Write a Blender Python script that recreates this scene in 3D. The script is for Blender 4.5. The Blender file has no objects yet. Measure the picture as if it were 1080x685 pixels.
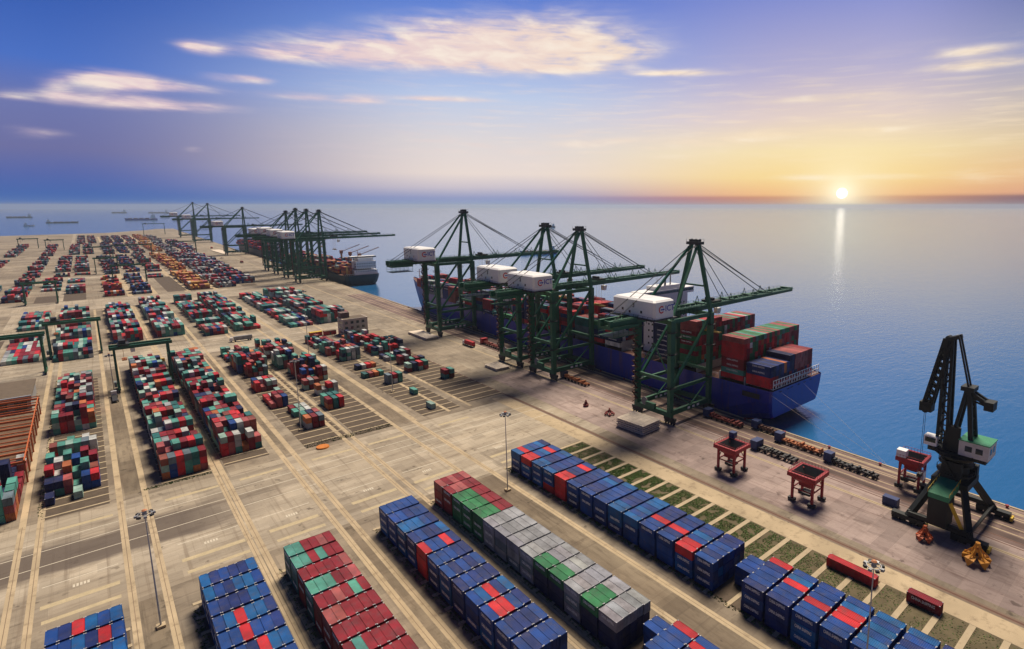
import bpy, bmesh, math, random
from mathutils import Vector, Matrix, noise as mnoise
random.seed(7)
R = math.radians
S = bpy.context.scene
COL = S.collection

# ------------------------------------------------------------------ camera
cam_d = bpy.data.cameras.new('camera'); cam = bpy.data.objects.new('camera', cam_d); COL.objects.link(cam); S.camera = cam
cam_d.sensor_width = 36; cam_d.lens = 20.0
cam_d.shift_x = -110/1080; cam_d.shift_y = -25.5/1080
cam_d.clip_start = 1; cam_d.clip_end = 90000
CAM = Vector((0, 0, 104))
AZ, PI_ = R(42.888), R(9.462)
cam.location = CAM
cam.rotation_euler = (math.pi/2-PI_, 0, -AZ)

# ------------------------------------------------------------------ sun, exposure
SUN_AZ = R(58); SUN_EL = R(60)
sd = bpy.data.lights.new('sun', 'SUN'); so = bpy.data.objects.new('sun', sd); COL.objects.link(so)
sd.energy = 5.0; sd.angle = R(22); sd.color = (1.0, 0.87, 0.70)
so.rotation_euler = (math.pi/2-SUN_EL, 0, -SUN_AZ+math.pi)
so.location = (300, 300, 300)
S.view_settings.view_transform = 'Standard'; S.view_settings.look = 'None'
S.view_settings.exposure = 0.0; S.view_settings.gamma = 1; S.view_settings.use_curve_mapping = False
S.cycles.max_bounces = 5; S.cycles.diffuse_bounces = 2; S.cycles.glossy_bounces = 3
S.cycles.volume_bounces = 0; S.cycles.use_denoising = True
S.cycles.sample_clamp_indirect = 4

# ------------------------------------------------------------------ sky
W = bpy.data.worlds.new('World'); S.world = W; W.use_nodes = True
wn, wl = W.node_tree.nodes, W.node_tree.links
wn.clear()
def lin(c):
    return tuple(((x/255)/12.92 if x/255 <= .04045 else ((x/255+.055)/1.055)**2.4) for x in c)
def N(t, **k):
    n = wn.new(t)
    for a, v in k.items(): setattr(n, a, v)
    return n
def M(op, a, b=None, c=None, clamp=False):
    n = N('ShaderNodeMath', operation=op); n.use_clamp = clamp
    for i, v in enumerate((a, b, c)):
        if v is None: continue
        if isinstance(v, (int, float)): n.inputs[i].default_value = v
        else: wl.new(v, n.inputs[i])
    return n.outputs[0]
def MIX(f, a, b, mode='MIX'):
    n = N('ShaderNodeMix', data_type='RGBA', blend_type=mode)
    for s_, v in (('Factor', f), ('A', a), ('B', b)):
        i = [q for q in n.inputs if q.name == s_ and q.enabled][0]
        if isinstance(v, (int, float)): i.default_value = v
        elif isinstance(v, tuple): i.default_value = (*v, 1)
        else: wl.new(v, i)
    return [o for o in n.outputs if o.enabled][0]
def RAMP(f, stops):
    n = N('ShaderNodeValToRGB'); r = n.color_ramp
    while len(r.elements) < len(stops): r.elements.new(0.5)
    for e, (p, c) in zip(r.elements, stops): e.position = p; e.color = (*lin(c), 1)
    wl.new(f, n.inputs[0]); return n.outputs[0]
tc = N('ShaderNodeTexCoord'); sp = N('ShaderNodeSeparateXYZ'); wl.new(tc.outputs['Generated'], sp.inputs[0])
X_, Y_, Z_ = sp.outputs
az = M('MULTIPLY', M('ARCTAN2', X_, Y_), 180/math.pi)         # degrees, clockwise from +Y
el = M('MULTIPLY', M('ARCSINE', Z_), 180/math.pi)
t = M('DIVIDE', el, 40.0, clamp=True)                         # 0..40 degrees
q = lambda deg: deg/40
# three vertical gradients: far from the sun, between, under the sun
g_far = RAMP(t, [(0, (46, 102, 176)), (q(.8), (50, 96, 172)), (q(2.2), (78, 98, 168)), (q(4), (106, 108, 160)), (q(7), (108, 116, 172)), (q(10), (72, 110, 194)), (q(18), (22, 68, 158)), (1, (16, 34, 80))])
g_mid = RAMP(t, [(0, (136, 158, 196)), (q(.7), (142, 152, 196)), (q(1.7), (204, 194, 205)), (q(3), (236, 220, 212)), (q(6), (224, 216, 216)), (q(10), (190, 204, 232)), (q(14), (132, 162, 226)), (q(18), (92, 126, 210)), (1, (26, 44, 96))])
g_sun = RAMP(t, [(0, (176, 118, 116)), (q(.75), (196, 112, 92)), (q(1.0), (244, 178, 120)), (q(2.6), (250, 216, 146)), (q(5), (248, 226, 178)), (q(8), (226, 206, 206)), (q(12), (176, 172, 212)), (q(18), (128, 140, 208)), (1, (36, 46, 96))])
g_right = RAMP(t, [(0, (112, 84, 108)), (q(.75), (110, 80, 104)), (q(1.0), (222, 160, 130)), (q(2.6), (232, 184, 136)), (q(5), (226, 200, 160)), (q(8), (196, 184, 176)), (q(12), (142, 150, 190)), (q(18), (66, 86, 156)), (1, (26, 38, 86))])
def smooth(a, lo, hi):
    n = N('ShaderNodeMapRange', interpolation_type='SMOOTHSTEP'); wl.new(a, n.inputs[0])
    n.inputs[1].default_value = lo; n.inputs[2].default_value = hi; return n.outputs[0]
c1 = MIX(smooth(az, -1, 29), g_far, g_mid)
c2 = MIX(smooth(az, 32, 60), c1, g_sun)
c3 = MIX(smooth(az, 66, 82), c2, g_right)
# soft large scale variation
mp = N('ShaderNodeCombineXYZ'); wl.new(M('MULTIPLY', az, 0.05), mp.inputs[0]); wl.new(M('MULTIPLY', el, 0.30), mp.inputs[1])
def noise(scale, detail, vec, rough=.55, dist=0.0):
    n = N('ShaderNodeTexNoise'); n.inputs['Scale'].default_value = scale; n.inputs['Detail'].default_value = detail
    n.inputs['Roughness'].default_value = rough; n.inputs['Distortion'].default_value = dist; wl.new(vec, n.inputs['Vector']); return n.outputs[0]
# clouds: soft elliptical patches (az, el, half width, half height, strength) broken up by noise
cv = N('ShaderNodeCombineXYZ'); wl.new(M('MULTIPLY', az, 0.16), cv.inputs[0]); wl.new(M('MULTIPLY', el, 0.62), cv.inputs[1])
nz = noise(1.5, 9, cv.outputs[0], .56, .35)
cv2 = N('ShaderNodeCombineXYZ'); wl.new(M('MULTIPLY', az, 0.10), cv2.inputs[0]); wl.new(M('MULTIPLY', el, 1.3), cv2.inputs[1])
nz2 = noise(1.9, 7, cv2.outputs[0], .58, .25)
CL = [(37.1, 15.09, 6.65, 2.01, 1.15), (31.3, 14.09, 7.75, 1.55, 1.0), (23.8, 13.38, 6.43, 1.06, 1.0), (17.6, 12.6, 4.43, 0.74, 0.9), (13.3, 12.13, 1.91, 0.36, 0.75), (42.0, 14.13, 3.6, 0.64, 0.8), (34.8, 12.63, 7.07, 0.32, 0.8), (25.5, 15.78, 3.26, 0.74, 0.35), (8.5, 12.0, 1.35, 0.41, 1.0), (7.6, 12.08, 0.6, 0.27, 0.6), (3.4, 9.19, 1.73, 0.46, 1.0), (2.3, 8.72, 2.1, 0.46, 0.9), (6.4, 8.96, 2.36, 0.34, 0.8), (2.6, 7.47, 3.74, 0.4, 0.95), (6.6, 7.74, 3.27, 0.35, 0.7), (9.5, 10.01, 1.27, 0.28, 0.7), (11.8, 10.11, 1.07, 0.29, 0.9), (-0.3, 7.95, 0.68, 0.63, 0.5), (16.6, 9.06, 3.67, 0.31, 0.9), (20.0, 9.38, 1.4, 0.39, 0.6), (27.7, 9.66, 3.23, 0.25, 1.0), (24.4, 9.57, 1.64, 0.16, 0.5), (49.7, 12.26, 2.86, 0.29, 0.95), (46.5, 12.23, 1.81, 0.16, 0.6), (57.1, 12.13, 5.1, 0.24, 0.3), (73.8, 12.26, 2.39, 0.35, 1.0), (74.9, 11.15, 2.61, 0.35, 1.0), (71.8, 11.34, 2.77, 0.36, 0.5), (68.9, 12.96, 4.37, 0.73, 0.3), (58.9, 9.53, 3.38, 0.33, 0.55), (65.0, 9.59, 3.13, 0.32, 0.7), (69.2, 9.13, 4.4, 0.31, 0.45), (51.1, 9.31, 3.59, 0.34, 0.4), (39.2, 5.9, 2.95, 0.44, 0.7), (33.7, 5.13, 1.81, 0.44, 0.4), (43.8, 6.27, 2.31, 0.35, 0.5), (51.6, 6.02, 4.51, 0.61, 0.75), (57.3, 6.58, 2.6, 0.51, 0.75), (67.1, 6.52, 2.45, 0.32, 0.85), (63.2, 6.79, 2.03, 0.33, 0.6), (50.3, 4.71, 5.47, 0.36, 0.4), (64.2, 2.57, 4.86, 0.3, 1.2), (76.0, 2.39, 2.95, 0.61, 0.6), (-1.6, 4.99, 1.32, 0.38, 0.5), (-2.7, 7.21, 0.81, 0.18, 0.5), (7.1, 4.37, 0.61, 0.22, 0.4), (38.3, 8.86, 3.64, 0.34, 0.3), (24.9, 4.95, 5.03, 0.43, 0.35), (42.0, 8.11, 5.5, 0.26, 0.35)]
mask = None
for (ca, ce, wa, we, st) in CL:
    wa *= 1.28; we *= 1.22
    if ca < 13: st *= 1.08
    dx = M('DIVIDE', M('SUBTRACT', az, ca), wa); dy = M('DIVIDE', M('SUBTRACT', el, ce), we)
    d2 = M('ADD', M('MULTIPLY', dx, dx), M('MULTIPLY', dy, dy))
    g = M('MULTIPLY', M('EXPONENT', M('MULTIPLY', d2, -1.0)), st)
    mask = g if mask is None else M('ADD', mask, g)
nn = M('ADD', M('MULTIPLY', nz, .65), M('MULTIPLY', nz2, .35))
mask = M('MINIMUM', mask, 1.5)
cl = smooth(M('MULTIPLY', mask, M('MULTIPLY', M('SUBTRACT', nn, .20), 2.7)), .06, 1.25)
cl = M('MULTIPLY', cl, .97)
veil = M('MULTIPLY', M('MULTIPLY', smooth(nz2, .46, .72), smooth(el, 2.0, 6.0)), M('MULTIPLY', M('MULTIPLY', M('SUBTRACT', 1.0, smooth(el, 8.0, 15.0)), smooth(az, 8, 34)), .34))
cl = M('MAXIMUM', cl, veil)
ccol = MIX(smooth(az, 8, 62), lin((232, 204, 208)), lin((255, 232, 200)))
ccol = MIX(M('MULTIPLY', smooth(nz, .44, .70), .8), ccol, lin((255, 240, 222)))
c4 = MIX(cl, c3, ccol)
# sun disc and glow (real sun position in the picture: low over the sea)
sv = Vector((0.90006, 0.43533, 0.01957)).normalized()
dot = N('ShaderNodeVectorMath', operation='DOT_PRODUCT'); nrm = N('ShaderNodeVectorMath', operation='NORMALIZE')
wl.new(tc.outputs['Generated'], nrm.inputs[0]); wl.new(nrm.outputs[0], dot.inputs[0]); dot.inputs[1].default_value = sv
ang = M('MULTIPLY', M('ARCCOSINE', M('MINIMUM', dot.outputs['Value'], 1.0)), 180/math.pi)
def gl(sig): 
    a = M('DIVIDE', ang, sig); return M('EXPONENT', M('MULTIPLY', M('MULTIPLY', a, a), -1.0))
c5 = MIX(M('MULTIPLY', gl(10), .30), c4, lin((255, 228, 156)))
c5 = MIX(M('MULTIPLY', gl(3.4), .72), c5, (1.05, .90, .56))
c5 = MIX(M('MULTIPLY', gl(1.2), .8), c5, (1.25, 1.12, .8))
core = smooth(ang, .52, .22)
c6 = MIX(core, c5, (9.0, 8.2, 6.8))
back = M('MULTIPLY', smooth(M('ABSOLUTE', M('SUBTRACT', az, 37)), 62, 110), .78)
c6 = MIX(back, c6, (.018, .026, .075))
sky = N('ShaderNodeTexSky', sky_type='NISHITA'); sky.sun_disc = False; sky.sun_elevation = SUN_EL; sky.sun_rotation = SUN_AZ
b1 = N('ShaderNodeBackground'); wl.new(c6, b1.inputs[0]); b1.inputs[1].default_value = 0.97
b2 = N('ShaderNodeBackground'); wl.new(sky.outputs[0], b2.inputs[0]); b2.inputs[1].default_value = 0.003
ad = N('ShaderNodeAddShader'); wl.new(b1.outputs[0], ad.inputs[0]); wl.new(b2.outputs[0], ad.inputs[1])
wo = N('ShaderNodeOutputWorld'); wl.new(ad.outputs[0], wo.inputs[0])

# ------------------------------------------------------------------ materials
MATS = {}
def nodes(m):
    m.use_nodes = True; n = m.node_tree.nodes; n.clear(); return n, m.node_tree.links
def mat(name, col, rough=.6, metal=0.0, var=.25, scale=.6, dirt=None, dirt_amt=.35, spec=.4, bump=0.0):
    """painted or raw surface: base colour broken up by two scales of noise, optional dirt colour"""
    if name in MATS: return MATS[name]
    m = bpy.data.materials.new(name); n, l = nodes(m)
    o = n.new('ShaderNodeOutputMaterial'); p = n.new('ShaderNodeBsdfPrincipled'); l.new(p.outputs[0], o.inputs[0])
    t_ = n.new('ShaderNodeTexCoord'); g = n.new('ShaderNodeNewGeometry')
    a = n.new('ShaderNodeTexNoise'); a.inputs['Scale'].default_value = scale; a.inputs['Detail'].default_value = 5
    l.new(g.outputs['Position'], a.inputs['Vector'])
    hs = n.new('ShaderNodeMix'); hs.data_type = 'RGBA'; ii = [q_ for q_ in hs.inputs if q_.enabled]
    l.new(a.outputs[0], ii[0])
    lo = tuple(c*(1-var) for c in col); hi = tuple(min(1, c*(1+var)) for c in col)
    ii[1].default_value = (*lo, 1); ii[2].default_value = (*hi, 1)
    out = [q_ for q_ in hs.outputs if q_.enabled][0]
    if dirt:
        b = n.new('ShaderNodeTexNoise'); b.inputs['Scale'].default_value = scale*3.1; b.inputs['Detail'].default_value = 8; b.inputs['Roughness'].default_value = .7
        l.new(g.outputs['Position'], b.inputs['Vector'])
        mr = n.new('ShaderNodeMapRange'); mr.inputs[1].default_value = .52; mr.inputs[2].default_value = .75; mr.inputs[4].default_value = dirt_amt; l.new(b.outputs[0], mr.inputs[0])
        x = n.new('ShaderNodeMix'); x.data_type = 'RGBA'; jj = [q_ for q_ in x.inputs if q_.enabled]
        l.new(mr.outputs[0], jj[0]); l.new(out, jj[1]); jj[2].default_value = (*dirt, 1); out = [q_ for q_ in x.outputs if q_.enabled][0]
    l.new(out, p.inputs['Base Color'])
    p.inputs['Roughness'].default_value = rough; p.inputs['Metallic'].default_value = metal; p.inputs['Specular IOR Level'].default_value = spec
    if bump:
        bn = n.new('ShaderNodeTexNoise'); bn.inputs['Scale'].default_value = scale*8; l.new(g.outputs['Position'], bn.inputs['Vector'])
        bp = n.new('ShaderNodeBump'); bp.inputs['Strength'].default_value = bump; l.new(bn.outputs[0], bp.inputs['Height']); l.new(bp.outputs[0], p.inputs['Normal'])
    MATS[name] = m; return m
G_STEEL = mat('green_steel', (.016, .115, .058), .5, dirt=(.05, .045, .03), dirt_amt=.5)
D_STEEL = mat('dark_steel', (.03, .03, .032), .6, dirt=(.06, .04, .03))
W_PAINT = mat('white_paint', (.86, .86, .85), .5, var=.05, dirt=(.5, .45, .38), dirt_amt=.25)
R_PAINT = mat('red_paint', (.36, .018, .03), .55, dirt=(.12, .03, .02), dirt_amt=.5)
O_PAINT = mat('orange_paint', (.62, .20, .02), .5, dirt=(.15, .05, .02), dirt_amt=.5)
Y_PAINT = mat('yellow_paint', (.62, .42, .03), .55)
B_PAINT = mat('blue_paint', (.010, .03, .13), .5)
STEEL_G = mat('galvanised_steel', (.34, .35, .36), .45, metal=.3)
GLASS = mat('dark_glass', (.02, .03, .04), .1, spec=.8)
CONC = mat('pale_concrete', (.47, .37, .235), .9, scale=.09, var=.38, dirt=(.17, .12, .075), dirt_amt=.9)
BEAMC = mat('beam_concrete', (.46, .37, .24), .9, scale=.2, var=.25, dirt=(.2, .14, .09), dirt_amt=.5)
GRAVEL = mat('pad_gravel', (.105, .078, .055), .95, scale=.35, var=.5, dirt=(.05, .05, .03), dirt_amt=.7, bump=.4)
SOIL = mat('dark_soil', (.125, .10, .055), .95, scale=.25, var=.6, dirt=(.055, .06, .025), dirt_amt=.8)
GRASSM = mat('grass_blades', (.085, .17, .035), .9, scale=.16, var=.6, dirt=(.22, .16, .06), dirt_amt=.9)
ORANGE_ST = mat('primer_orange_steel', (.55, .13, .03), .6, dirt=(.25, .06, .02))
ROOFM = mat('weathered_roof', (.14, .105, .07), .8, scale=.4, var=.4)
RUST = mat('rusty_steel', (.13, .06, .04), .8, dirt=(.05, .03, .02))
RUBBER = mat('black_rubber', (.015, .015, .015), .85)
TRED = mat('logo_red', (.65, .02, .03), .5, var=.0); TBLUE = mat('logo_blue', (.03, .06, .45), .5, var=.0)
TWHITE = mat('lettering_white', (.80, .80, .80), .6, var=.0)
HULL_B = mat('hull_blue', (.014, .026, .36), .35, var=.12, dirt=(.03, .03, .10), dirt_amt=.25, spec=.5)
HULL_R = mat('hull_red', (.35, .03, .03), .5)
HULL_G = mat('hull_green', (.004, .032, .04), .5)
HULL_K = mat('hull_dark', (.03, .035, .05), .5)
DECKM = mat('ship_deck', (.16, .07, .05), .8)
TIMBER = mat('pale_slab', (.74, .63, .50), .85, var=.25, scale=.8)

def attr_mat(name, use_obj):
    """container paint: colour comes from the object (single boxes) or a face attribute (massed boxes); corrugation by bump"""
    m = bpy.data.materials.new(name); n, l = nodes(m)
    o = n.new('ShaderNodeOutputMaterial'); p = n.new('ShaderNodeBsdfPrincipled'); l.new(p.outputs[0], o.inputs[0])
    g = n.new('ShaderNodeNewGeometry')
    if use_obj: c = n.new('ShaderNodeObjectInfo').outputs['Color']
    else:
        a = n.new('ShaderNodeAttribute'); a.attribute_name = 'paint'; c = a.outputs['Color']
    ns = n.new('ShaderNodeTexNoise'); ns.inputs['Scale'].default_value = .45; ns.inputs['Detail'].default_value = 7; ns.inputs['Roughness'].default_value = .7
    l.new(g.outputs['Position'], ns.inputs['Vector'])
    mr = n.new('ShaderNodeMapRange'); mr.inputs[1].default_value = .48; mr.inputs[2].default_value = .76; mr.inputs[3].default_value = 0; mr.inputs[4].default_value = .6; l.new(ns.outputs[0], mr.inputs[0])
    x = n.new('ShaderNodeMix'); x.data_type = 'RGBA'; jj = [q_ for q_ in x.inputs if q_.enabled]
    l.new(mr.outputs[0], jj[0]); l.new(c, jj[1]); jj[2].default_value = (.09, .075, .08, 1)
    nb_ = n.new('ShaderNodeTexNoise'); nb_.inputs['Scale'].default_value = .22; nb_.inputs['Detail'].default_value = 4; l.new(g.outputs['Position'], nb_.inputs['Vector'])
    mb_ = n.new('ShaderNodeMapRange'); mb_.inputs[1].default_value = .3; mb_.inputs[2].default_value = .7; mb_.inputs[3].default_value = .66; mb_.inputs[4].default_value = 1.22; l.new(nb_.outputs[0], mb_.inputs[0])
    fx = n.new('ShaderNodeVectorMath'); fx.operation = 'SCALE'; l.new([q_ for q_ in x.outputs if q_.enabled][0], fx.inputs[0]); l.new(mb_.outputs[0], fx.inputs['Scale'])
    l.new(fx.outputs[0], p.inputs['Base Color'])
    p.inputs['Roughness'].default_value = .6; p.inputs['Specular IOR Level'].default_value = .22
    sx = n.new('ShaderNodeSeparateXYZ'); l.new(g.outputs['Position'], sx.inputs[0])
    nx = n.new('ShaderNodeSeparateXYZ'); l.new(g.outputs['Normal'], nx.inputs[0])
    ab = n.new('ShaderNodeMath'); ab.operation = 'ABSOLUTE'; l.new(nx.outputs[1], ab.inputs[0])
    gt = n.new('ShaderNodeMath'); gt.operation = 'GREATER_THAN'; gt.inputs[1].default_value = .7; l.new(ab.outputs[0], gt.inputs[0])
    mx = n.new('ShaderNodeMix'); mx.data_type = 'FLOAT'; kk = [q_ for q_ in mx.inputs if q_.enabled]
    l.new(gt.outputs[0], kk[0]); l.new(sx.outputs[1], kk[1]); l.new(sx.outputs[0], kk[2])
    mu = n.new('ShaderNodeMath'); mu.operation = 'MULTIPLY'; mu.inputs[1].default_value = 2*math.pi/.42; l.new([q_ for q_ in mx.outputs if q_.enabled][0], mu.inputs[0])
    si = n.new('ShaderNodeMath'); si.operation = 'SINE'; l.new(mu.outputs[0], si.inputs[0])
    bp = n.new('ShaderNodeBump'); bp.inputs['Strength'].default_value = .5; bp.inputs['Distance'].default_value = .07; l.new(si.outputs[0], bp.inputs['Height']); l.new(bp.outputs[0], p.inputs['Normal'])
    return m
C_OBJ = attr_mat('container_paint', True); C_ATT = attr_mat('container_paint_mass', False)

# ------------------------------------------------------------------ mesh helper
class MB:
    def __init__(s): s.v = []; s.f = []; s.m = []; s.c = []
    def quad(s, pts, mi=0, col=None):
        b = len(s.v); s.v += [tuple(p) for p in pts]; s.f.append(tuple(range(b, b+len(pts)))); s.m.append(mi); s.c.append(col)
    def hexa(s, p, mi=0, col=None):      # p: 8 points, bottom 4 ccw, top 4 ccw
        b = len(s.v); s.v += [tuple(q_) for q_ in p]
        for f in ((3, 2, 1, 0), (4, 5, 6, 7), (0, 1, 5, 4), (1, 2, 6, 5), (2, 3, 7, 6), (3, 0, 4, 7)):
            s.f.append(tuple(b+i for i in f)); s.m.append(mi); s.c.append(col)
        return s
    def box(s, x0, x1, y0, y1, z0, z1, mi=0, col=None):
        return s.hexa([(x0, y0, z0), (x1, y0, z0), (x1, y1, z0), (x0, y1, z0), (x0, y0, z1), (x1, y0, z1), (x1, y1, z1), (x0, y1, z1)], mi, col)
    def bar(s, a, b, w=.5, h=None, mi=0):
        a, b = Vector(a), Vector(b); h = h or w; d = (b-a)
        if d.length < 1e-6: return s
        d.normalize(); up = Vector((0, 0, 1)) if abs(d.z) < .95 else Vector((0, 1, 0))
        x = d.cross(up).normalized()*w/2; y = x.cross(d).normalized()*h/2
        return s.hexa([a-x-y, a+x-y, a+x+y, a-x+y, b-x-y, b+x-y, b+x+y, b-x+y], mi)
    def tube(s, a, b, r0, r1=None, n=12, mi=0, cap=True):
        a, b = Vector(a), Vector(b); r1 = r0 if r1 is None else r1; d = (b-a).normalized()
        up = Vector((0, 0, 1)) if abs(d.z) < .95 else Vector((0, 1, 0))
        x = d.cross(up).normalized(); y = x.cross(d); o = len(s.v)
        for (c, r) in ((a, r0), (b, r1)):
            for i in range(n):
                t_ = 2*math.pi*i/n; s.v.append(tuple(c+x*r*math.cos(t_)+y*r*math.sin(t_)))
        for i in range(n):
            j = (i+1) % n; s.f.append((o+i, o+j, o+n+j, o+n+i)); s.m.append(mi); s.c.append(None)
        if cap:
            s.f.append(tuple(o+i for i in range(n))[::-1]); s.m.append(mi); s.c.append(None)
            s.f.append(tuple(o+n+i for i in range(n))); s.m.append(mi); s.c.append(None)
        return s
    def prism(s, poly, z0, z1, mi=0):
        n = len(poly); o = len(s.v)
        s.v += [(x, y, z0) for x, y in poly]+[(x, y, z1) for x, y in poly]
        for i in range(n):
            j = (i+1) % n; s.f.append((o+i, o+j, o+n+j, o+n+i)); s.m.append(mi); s.c.append(None)
        s.f.append(tuple(o+i for i in range(n))[::-1]); s.m.append(mi); s.c.append(None)
        s.f.append(tuple(o+n+i for i in range(n))); s.m.append(mi); s.c.append(None)
        return s
    def mesh(s, name, mats):
        me = bpy.data.meshes.new(name); me.from_pydata(s.v, [], s.f)
        for m_ in (mats if isinstance(mats, (list, tuple)) else [mats]): me.materials.append(m_)
        me.polygons.foreach_set('material_index', s.m)
        if any(c is not None for c in s.c):
            at = me.attributes.new('paint', 'FLOAT_COLOR', 'FACE'); buf = []
            for c in s.c: buf += [*(c or (.5, .5, .5)), 1.0]
            at.data.foreach_set('color', buf)
        me.update(); return me
    def build(s, name, mats, parent=None):
        o = bpy.data.objects.new(name, s.mesh(name, mats)); COL.objects.link(o)
        if parent: o.parent = parent
        return o
def tag(o, label=None, cat=None, group=None, kind=None):
    if label: o['label'] = label
    if cat: o['category'] = cat
    if group: o['group'] = group
    if kind: o['kind'] = kind
    return o
def empty(name, loc, rz=0.0, label=None, cat=None, group=None):
    o = bpy.data.objects.new(name, None); COL.objects.link(o); o.location = loc; o.rotation_euler = (0, 0, rz)
    o.empty_display_size = .5
    return tag(o, label, cat, group)
def kids(o): return [c for c in o.children]
def copy_tree(o, parent=None):
    c = o.copy(); COL.objects.link(c)
    if parent is not None: c.parent = parent
    for ch in kids(o): copy_tree(ch, c)
    return c
def text_mb(txt, size, depth=0.03):
    """lettering as flat mesh in the XZ plane, centred, facing -Y"""
    cu = bpy.data.curves.new('lettering', 'FONT'); cu.body = txt; cu.size = size; cu.align_x = 'CENTER'; cu.align_y = 'CENTER'; cu.extrude = depth; cu.resolution_u = 2
    cu.offset = size*.012
    ob = bpy.data.objects.new('lettering_tmp', cu); COL.objects.link(ob)
    dg = bpy.context.evaluated_depsgraph_get(); me = bpy.data.meshes.new_from_object(ob.evaluated_get(dg))
    COL.objects.unlink(ob); bpy.data.objects.remove(ob)
    me.transform(Matrix.Rotation(math.pi/2, 4, 'X')); me.materials.clear()
    return me
def edge_x(y): return 226+.022*y                               # line of the quay edge

# ------------------------------------------------------------------ water
m = bpy.data.materials.new('sea_water'); n, l = nodes(m)
o = n.new('ShaderNodeOutputMaterial'); p = n.new('ShaderNodeBsdfPrincipled'); l.new(p.outputs[0], o.inputs[0])
p.inputs['Base Color'].default_value = (.022, .135, .33, 1); p.inputs['Roughness'].default_value = .12; p.inputs['IOR'].default_value = 1.8
g = n.new('ShaderNodeNewGeometry'); 
def wnoise(scale, det, rot=0.0, st=(1, 1, 1)):
    mpn = n.new('ShaderNodeMapping'); mpn.inputs['Rotation'].default_value = (0, 0, rot); mpn.inputs['Scale'].default_value = st; l.new(g.outputs['Position'], mpn.inputs[0])
    a = n.new('ShaderNodeTexNoise'); a.inputs['Scale'].default_value = scale; a.inputs['Detail'].default_value = det; a.inputs['Roughness'].default_value = .6; l.new(mpn.outputs[0], a.inputs['Vector']); return a.outputs[0]
n1 = wnoise(.13, 5, .5, (1, 2.6, 1)); n2 = wnoise(.025, 3, .9, (1, 2.0, 1))
b1_ = n.new('ShaderNodeBump'); b1_.inputs['Strength'].default_value = .26; b1_.inputs['Distance'].default_value = 1.0; l.new(n1, b1_.inputs['Height'])
b2_ = n.new('ShaderNodeBump'); b2_.inputs['Strength'].default_value = .10; b2_.inputs['Distance'].default_value = 2.0; l.new(n2, b2_.inputs['Height']); l.new(b1_.outputs[0], b2_.inputs['Normal'])
l.new(b2_.outputs[0], p.inputs['Normal'])
SEA = m
RAD = 26000; o_ = MB(); seg = 96
rings = [0, 1500, 6000, RAD]
for k in range(len(rings)-1):
    for i in range(seg):
        a0, a1 = 2*math.pi*i/seg, 2*math.pi*(i+1)/seg; r0, r1 = rings[k], rings[k+1]
        if r0 == 0: o_.quad([(0, 0, -4.5), (r1*math.cos(a0), r1*math.sin(a0), -4.5), (r1*math.cos(a1), r1*math.sin(a1), -4.5)])
        else: o_.quad([(r0*math.cos(a0), r0*math.sin(a0), -4.5), (r1*math.cos(a0), r1*math.sin(a0), -4.5), (r1*math.cos(a1), r1*math.sin(a1), -4.5), (r0*math.cos(a1), r0*math.sin(a1), -4.5)])
tag(o_.build('sea_water', SEA), kind='structure')

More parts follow.
